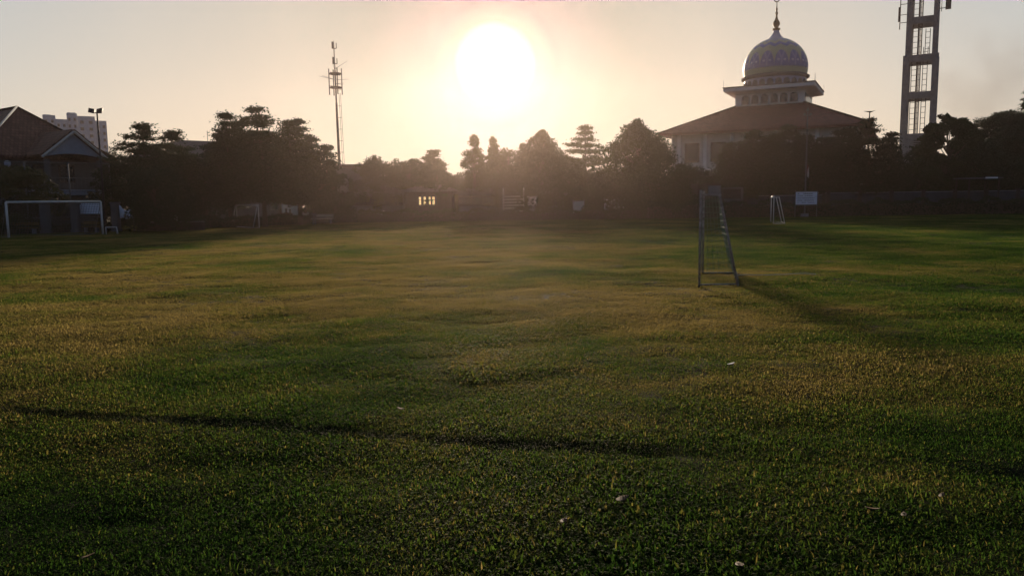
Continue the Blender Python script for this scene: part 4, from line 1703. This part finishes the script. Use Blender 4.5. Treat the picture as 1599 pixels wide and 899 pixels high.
# perimeter walls
def wall_run(name, label, px0, px1, ytop, Y, m_, npil, ybase_band=None):
    a, b = at(px0, ytop, Y), at(px1, ytop, Y)
    w, h = b.x - a.x, (a.z + b.z) / 2
    t = thing(name, label, 'wall', ((a.x + b.x) / 2, Y, 0))
    MB().box((0, 0, h / 2), (w, .16, h)).build('panel', m_, t)
    MB().box((0, 0, h + .04), (w + .05, .26, .08)).build('coping', M_conc, t)
    for k in range(npil):
        x = -w / 2 + .15 + k * (w - .3) / (npil - 1)
        MB().box((x, -.06, (h + .25) / 2), (.34, .34, h + .25)).build('pier', M_brown, t)


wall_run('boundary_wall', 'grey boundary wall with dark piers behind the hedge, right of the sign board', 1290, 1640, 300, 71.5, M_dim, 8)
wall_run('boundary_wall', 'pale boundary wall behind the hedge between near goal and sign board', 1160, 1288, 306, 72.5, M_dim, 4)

# rail gate, at centre
p0_, p1_ = at(786, 311, 70), at(801, 311, 70)
t = thing('rail_gate', 'pale metal gate of horizontal rails behind the hedge, right of the sun', 'gate', (p0_.x, 70, 0))
w = p1_.x - p0_.x + 1.0
MB().tube((0, 0, 0), (0, 0, 2.9), .05, n=6).build('post', M_wall, t)
MB().tube((w, 0, 0), (w, 0, 2.9), .05, n=6).build('post', M_wall, t)
q = MB()
for k in range(7):
    q.tube((0, 0, .5 + k * .27), (w, 0, .5 + k * .27), .026, n=5)
q.build('rails', M_wallw, t)
# pale locker
t = thing('electric_cabinet', 'pale cabinet on a stand behind the hedge, under the knobbly tree', 'cabinet', (at(831, 315, 70).x, 70, 0))
zA, zB = at(831, 321, 70).z, at(831, 308, 70).z
MB().box((0, 0, (zA + zB) / 2), (.8, .5, zB - zA)).build('case', M_wallw, t)
MB().box((0, 0, zB + .04), (.95, .62, .07)).build('lid', M_wall, t)
MB().box((0, 0, zA / 2), (.5, .35, zA)).build('stand', M_conc, t)
MB().box((-.1, -.262, (zA + zB) / 2), (.5, .02, (zB - zA) * .8)).build('door', M_wall, t)

# open shelter, right
pa, pb = at(1496, 279, 71), at(1541, 279, 71)
t = thing('open_shelter', 'open shelter with a thin pale roof edge at the right, under the trees', 'shelter', ((pa.x + pb.x) / 2, 69.6, 0))
w = pb.x - pa.x
MB().box((0, .6, pa.z), (w + .5, 2.4, .10)).build('roof', M_wallg, t)
MB().box((.5, -.63, pa.z), (1.1, .05, .14)).build('roof_edge', M_wallw, t)
for k, yy in ((-1, -.4), (1, -.4), (-1, 1.6), (1, 1.6)):
    MB().box((k * w / 2, yy, pa.z / 2 - .03), (.12, .12, pa.z - .1)).build('post', M_brown, t)
MB().box((0, 1.2, .75), (w - .3, .35, .08)).build('counter', M_wallw, t)
MB().box((0, 1.3, .36), (w - .4, .25, .66)).build('counter_front', M_brown, t)

# ------------------------------------------------------------------ flagpole and small poles
p = at(1259, 250, 66)
t = thing('flagpole', 'thin flagpole behind the white sign board, left of the concrete tower', 'flagpole', (p.x, 66, 0))
zt4 = at(1260, 174, 66).z
MB().path([(0, 0, 0), (0, 0, zt4 * .6), (0, 0, zt4)], [.075, .06, .04], 8).build('pole', M_steel, t)
MB().lathe([(0, zt4 - .02), (.10, zt4 + .04), (.12, zt4 + .12), (.08, zt4 + .2), (.03, zt4 + .26), (0, zt4 + .45)], n=12).build('finial', M_steel, t)
MB().tube((-.30, 0, zt4 - .35), (.30, 0, zt4 - .35), .03, n=6).build('crossarm', M_steel, t)
q = MB()
for k in (-1, 1):
    q.lathe([(0, 0), (.11, 0), (.09, .16), (0, .18)], (k * .26, 0, zt4 - .33), 10)
q.build('lamp', M_steel, t)
MB().box((0, 0, .15), (.5, .5, .3)).build('plinth', M_conc, t)
zf0, zf1 = at(1262, 279, 66).z, at(1262, 256, 66).z
vs, fs = [], []
for i in range(9):
    f = i / 8
    for k in range(5):
        g_ = k / 4
        vs.append((.07 + g_ * .20 * (1 - .3 * f) + .03 * math.sin(f * 5 + k), .06 * math.sin(k * 2.4 + f * 3), zf1 - (zf1 - zf0) * (f * .72 + g_ * .28)))
for i in range(8):
    for k in range(4):
        fs.append((i * 5 + k, i * 5 + k + 1, i * 5 + 6 + k, i * 5 + 5 + k))
fm = MB()
fm.add(vs, fs, 0, True)
fm.mi = [0 if (i % 4) < 2 else 1 for i in range(len(fs))]
o = fm.build('flag', [M_red, M_flagw], None)
o.location = (p.x, 66, 0)
s_ = o.modifiers.new('thick', 'SOLIDIFY')
s_.thickness = .008
tag(o, 'limp red and white flag hanging from the flagpole', 'flag')

p = at(1358, 176, 76)
t = thing('lamp_post', 'lamp post whose T shaped head pokes out of the tree left of the concrete tower', 'lamp', (p.x, 76, 0))
MB().path([(0, 0, 0), (0, 0, p.z)], [.09, .05], 8).build('pole', M_dark, t)
q = MB()
q.add([(-.55, -.12, p.z + .14), (.10, -.12, p.z - .0), (.55, -.12, p.z + .20), (.10, -.12, p.z + .12),
       (-.55, .12, p.z + .14), (.10, .12, p.z - .0), (.55, .12, p.z + .20), (.10, .12, p.z + .12)],
      [(0, 1, 2, 3), (7, 6, 5, 4), (0, 4, 5, 1), (1, 5, 6, 2), (2, 6, 7, 3), (3, 7, 4, 0)])
q.build('lamp_head', M_dark, t)
MB().box((.25, 0, p.z - .62), (.95, .2, .10)).build('lower_arm', M_dark, t)

p = at(12, 262, 52)
t = thing('street_lamp', 'street lamp with a square pale head at the left edge behind the fence', 'lamp', (p.x, 52, 0))
MB().path([(0, 0, 0), (0, 0, p.z)], [.07, .05], 8).build('pole', M_dark, t)
MB().lathe([(0, 0), (.16, .02), (.20, .38), (.12, .46), (0, .5)], (0, 0, p.z), 8).build('lantern', M_blue, t)


# ------------------------------------------------------------------ people
def skin_mesh(name, chain, edges, radii, m_, parent, root=0, sub=1):
    me = bpy.data.meshes.new(name)
    me.from_pydata([tuple(c) for c in chain], edges, [])
    me.materials.append(m_)
    o = bpy.data.objects.new(name, me)
    COL.objects.link(o)
    o.parent = parent
    sk = o.modifiers.new('skin', 'SKIN')
    for i, v in enumerate(me.skin_vertices[0].data):
        r_ = radii[i]
        v.radius = r_ if isinstance(r_, tuple) else (r_, r_)
        v.use_root = i == root
    sk.use_smooth_shade = True
    ss = o.modifiers.new('sub', 'SUBSURF')
    ss.levels = ss.render_levels = sub
    return o


def person(label, loc, H, pose, shirt, legs_m, rz=0, seat=.45):
    s = H / 1.7
    t = thing('person', label, 'person', loc, rz, 'people under the left trees')
    if pose == 'stand':
        pel = .90
        kn = [(-.11, -.03, .48), (.11, .02, .48)]
        an = [(-.12, .02, .07), (.12, .05, .07)]
        to = [(-.13, -.13, .03), (.14, -.10, .03)]
    else:
        pel = seat / s + .09
        kn = [(-.13, -.42, pel + .01), (.13, -.40, pel + .02)]
        an = [(-.13, -.40, .08), (.14, -.36, .08)]
        to = [(-.14, -.54, .03), (.15, -.50, .03)]
    c = [(0, 0, pel), (0, .01, pel + .22), (0, .02, pel + .48), (0, 0, pel + .58), (0, -.02, pel + .67), (0, -.02, pel + .78)]
    e = [(0, 1), (1, 2), (2, 3), (3, 4), (4, 5)]
    r_ = [(.14, .11), (.13, .10), (.16, .10), .055, .085, .075]
    for k, sg in enumerate((-1, 1)):
        b = len(c)
        c += [(sg * .10, 0, pel - .05), kn[k], an[k], to[k]]
        r_ += [.085, .06, .045, .035]
        e += [(0, b), (b, b + 1), (b + 1, b + 2), (b + 2, b + 3)]
        b = len(c)
        hand = (sg * .24, -.06, pel - .04) if pose == 'stand' else (sg * .16, -.30, pel + .10)
        elb = (sg * .25, .03, pel + .20)
        c += [(sg * .19, .02, pel + .47), elb, hand, (hand[0], hand[1] - .05, hand[2] - .10 if pose == 'stand' else hand[2] - .02)]
        r_ += [.055, .042, .032, .028]
        e += [(2, b), (b, b + 1), (b + 1, b + 2), (b + 2, b + 3)]
    c = [(x * s, y * s, z * s) for x, y, z in c]
    r_ = [tuple(q * s for q in x) if isinstance(x, tuple) else x * s for x in r_]
    skin_mesh('body', c, e, r_, M_skin, t)
    # shirt and trousers a little outside the body
    sh = [c[0], c[1], c[2], c[10], c[11], c[18], c[19]]
    sr = [(.155 * s, .125 * s), (.145 * s, .115 * s), (.175 * s, .115 * s), .07 * s, .055 * s, .07 * s, .055 * s]
    skin_mesh('shirt', sh, [(0, 1), (1, 2), (2, 3), (3, 4), (2, 5), (5, 6)], sr, shirt, t)
    tz = [c[0], c[6], c[7], c[8], c[14], c[15], c[16]]
    skin_mesh('trousers', tz, [(0, 1), (1, 2), (2, 3), (0, 4), (4, 5), (5, 6)], [(.15 * s, .12 * s)] + [.10 * s, .075 * s, .06 * s] * 2, legs_m, t)
    hm = MB()
    hx_, hy_, hz_ = c[5]
    hm.lathe([(.098 * s, -.02 * s), (.105 * s, .02 * s), (.09 * s, .065 * s), (.05 * s, .095 * s), (0, .10 * s)], (hx_, hy_ + .015 * s, hz_), 14)
    hm.build('hair', M_hair, t)


p = gp(491, 352)
person('child in grey clothes standing at the touchline, right of the white panels', (p.x, p.y, 0), 1.20, 'stand', M_clothg, M_clothg, .4)
person('person in a white shirt sitting on the left end of the long pale bench', (at(477.5, 340, 63.4).x, 63.4, 0), 1.6, 'sit', M_shirt, M_cloth, .3)
person('person in a red shirt seated left of the wide white panel', (at(438, 335, 62).x, 62.0, 0), 1.55, 'sit', M_red, M_cloth, -.2, .42)
person('person in dark clothes seated before the left edge of the wide white panel', (at(447, 334, 62.4).x, 62.4, 0), 1.6, 'sit', M_cloth, M_cloth, .2, .42)
person('person in dark clothes seated before the middle of the wide white panel', (at(453, 334, 62.6).x, 62.6, 0), 1.5, 'sit', M_cloth, M_clothg, .5, .42)
t = thing('log_bench', 'rough wooden bench carrying the seated people before the wide white panel', 'bench', (at(446, 340, 62.3).x, 62.35, 0))
MB().box((0, .1, .38), (1.9, .9, .08)).build('seat', M_brown, t)
for k in (-1, 1):
    MB().box((k * .7, .1, .17), (.14, .7, .34)).build('leg', M_brown, t)


# ------------------------------------------------------------------ motorcycles
def motorcycle(label, px, Y, rz, m_):
    p = at(px, 325, Y)
    t = thing('motorcycle', label, 'motorcycle', (p.x, Y, 0), rz, 'motorcycles parked under the trees')
    for x in (-.6, .6):
        w = MB()
        pts_ = [(x + .25 * math.cos(a * math.pi / 8), 0, .29 + .25 * math.sin(a * math.pi / 8)) for a in range(17)]
        w.path(pts_, [.045] * 17, 6)
        w_ = w.build('wheel', M_rubber, t)
        MB().tube((x, -.05, .29), (x, .05, .29), .17, n=12).build('rim', M_steel, w_)
    b = MB()
    b.path([(.52, 0, .95), (.42, 0, .62), (.15, 0, .42), (-.25, 0, .48), (-.75, 0, .72)], [.10, .13, .12, .15, .08], 8)
    b.build('body', m_, t)
    MB().path([(-.02, 0, .70), (-.35, 0, .78), (-.78, 0, .82)], [.09, .13, .09], 8).build('seat', M_rubber, t)
    MB().path([(.45, -.33, 1.02), (.50, 0, .98), (.45, .33, 1.02)], [.02, .03, .02], 6).build('handlebar', M_dark, t)
    MB().path([(.56, 0, .90), (.60, 0, .30)], [.04, .03], 6).build('fork', M_steel, t)
    MB().box((.60, 0, .85), (.08, .18, .15)).build('headlight', M_glass, t)


motorcycle('white motorcycle, leftmost of those parked under the flat topped tree', 594, 71.5, R(65), M_white)
motorcycle('dark motorcycle parked between the white one and the red one', 603, 71.7, R(70), M_dark)
motorcycle('red motorcycle parked left of the silver one under the trees', 612, 71.5, R(62), M_red)
motorcycle('silver motorcycle, rightmost of those parked under the trees', 621, 71.6, R(72), M_steel)

# ------------------------------------------------------------------ smoke and haze
def smoke_mat():
    M = bpy.data.materials.new('drifting_smoke')
    M.use_nodes = True
    n, l = M.node_tree.nodes, M.node_tree.links
    n.remove(n['Principled BSDF'])
    v = n.new('ShaderNodeVolumePrincipled')
    v.inputs['Color'].default_value = (.36, .31, .30, 1)
    v.inputs['Anisotropy'].default_value = .2
    tcn = n.new('ShaderNodeTexCoord')
    no = n.new('ShaderNodeTexNoise')
    no.inputs['Scale'].default_value = .09
    no.inputs['Detail'].default_value = 4
    l.new(tcn.outputs['Object'], no.inputs['Vector'])
    mr_ = n.new('ShaderNodeMapRange')
    mr_.inputs['From Min'].default_value = .42
    mr_.inputs['From Max'].default_value = .75
    mr_.inputs['To Max'].default_value = .085
    l.new(no.outputs['Fac'], mr_.inputs['Value'])
    # thin out towards the edge of the plume
    ln = n.new('ShaderNodeVectorMath')
    ln.operation = 'LENGTH'
    mp = n.new('ShaderNodeMapping')
    mp.inputs['Scale'].default_value = (1 / 22, 1 / 14, 1 / 17)
    l.new(tcn.outputs['Object'], mp.inputs['Vector'])
    l.new(mp.outputs[0], ln.inputs[0])
    m2 = n.new('ShaderNodeMapRange')
    m2.interpolation_type = 'SMOOTHSTEP'
    m2.inputs['From Min'].default_value = 1
    m2.inputs['From Max'].default_value = .25
    l.new(ln.outputs['Value'], m2.inputs['Value'])
    mu_ = n.new('ShaderNodeMath')
    mu_.operation = 'MULTIPLY'
    l.new(mr_.outputs[0], mu_.inputs[0])
    l.new(m2.outputs[0], mu_.inputs[1])
    l.new(mu_.outputs[0], v.inputs['Density'])
    l.new(v.outputs[0], n['Material Output'].inputs['Volume'])
    return M


HAZE_TOP = 40.0
sm = at(1560, 130, 175)
o = MB().lathe([(22 * math.sin(math.pi * i / 16), -17 * math.cos(math.pi * i / 16)) for i in range(17)], n=24).build('smoke', smoke_mat())
o.location = (sm.x, 175, sm.z)
o.scale = (1, .64, 1)
tag(o, 'thin brown smoke drifting up behind the trees at the right edge', 'smoke', kind='stuff')
print('smoke top', sm.z + 17)

hb = MB().box((0, 100, (HAZE_TOP - 2) / 2), (640, 340, HAZE_TOP + 2))  # thin haze volume added, its forward scatter stands in for lens glare
M_haze = bpy.data.materials.new('lens_glare_haze')
M_haze.use_nodes = True
n, l = M_haze.node_tree.nodes, M_haze.node_tree.links
n.remove(n['Principled BSDF'])
v = n.new('ShaderNodeVolumePrincipled')
v.inputs['Color'].default_value = (.98, .78, .71, 1)
v.inputs['Density'].default_value = .00027
v.inputs['Anisotropy'].default_value = .85
l.new(v.outputs[0], n['Material Output'].inputs['Volume'])
o = hb.build('haze', M_haze)
tag(o, kind='stuff')
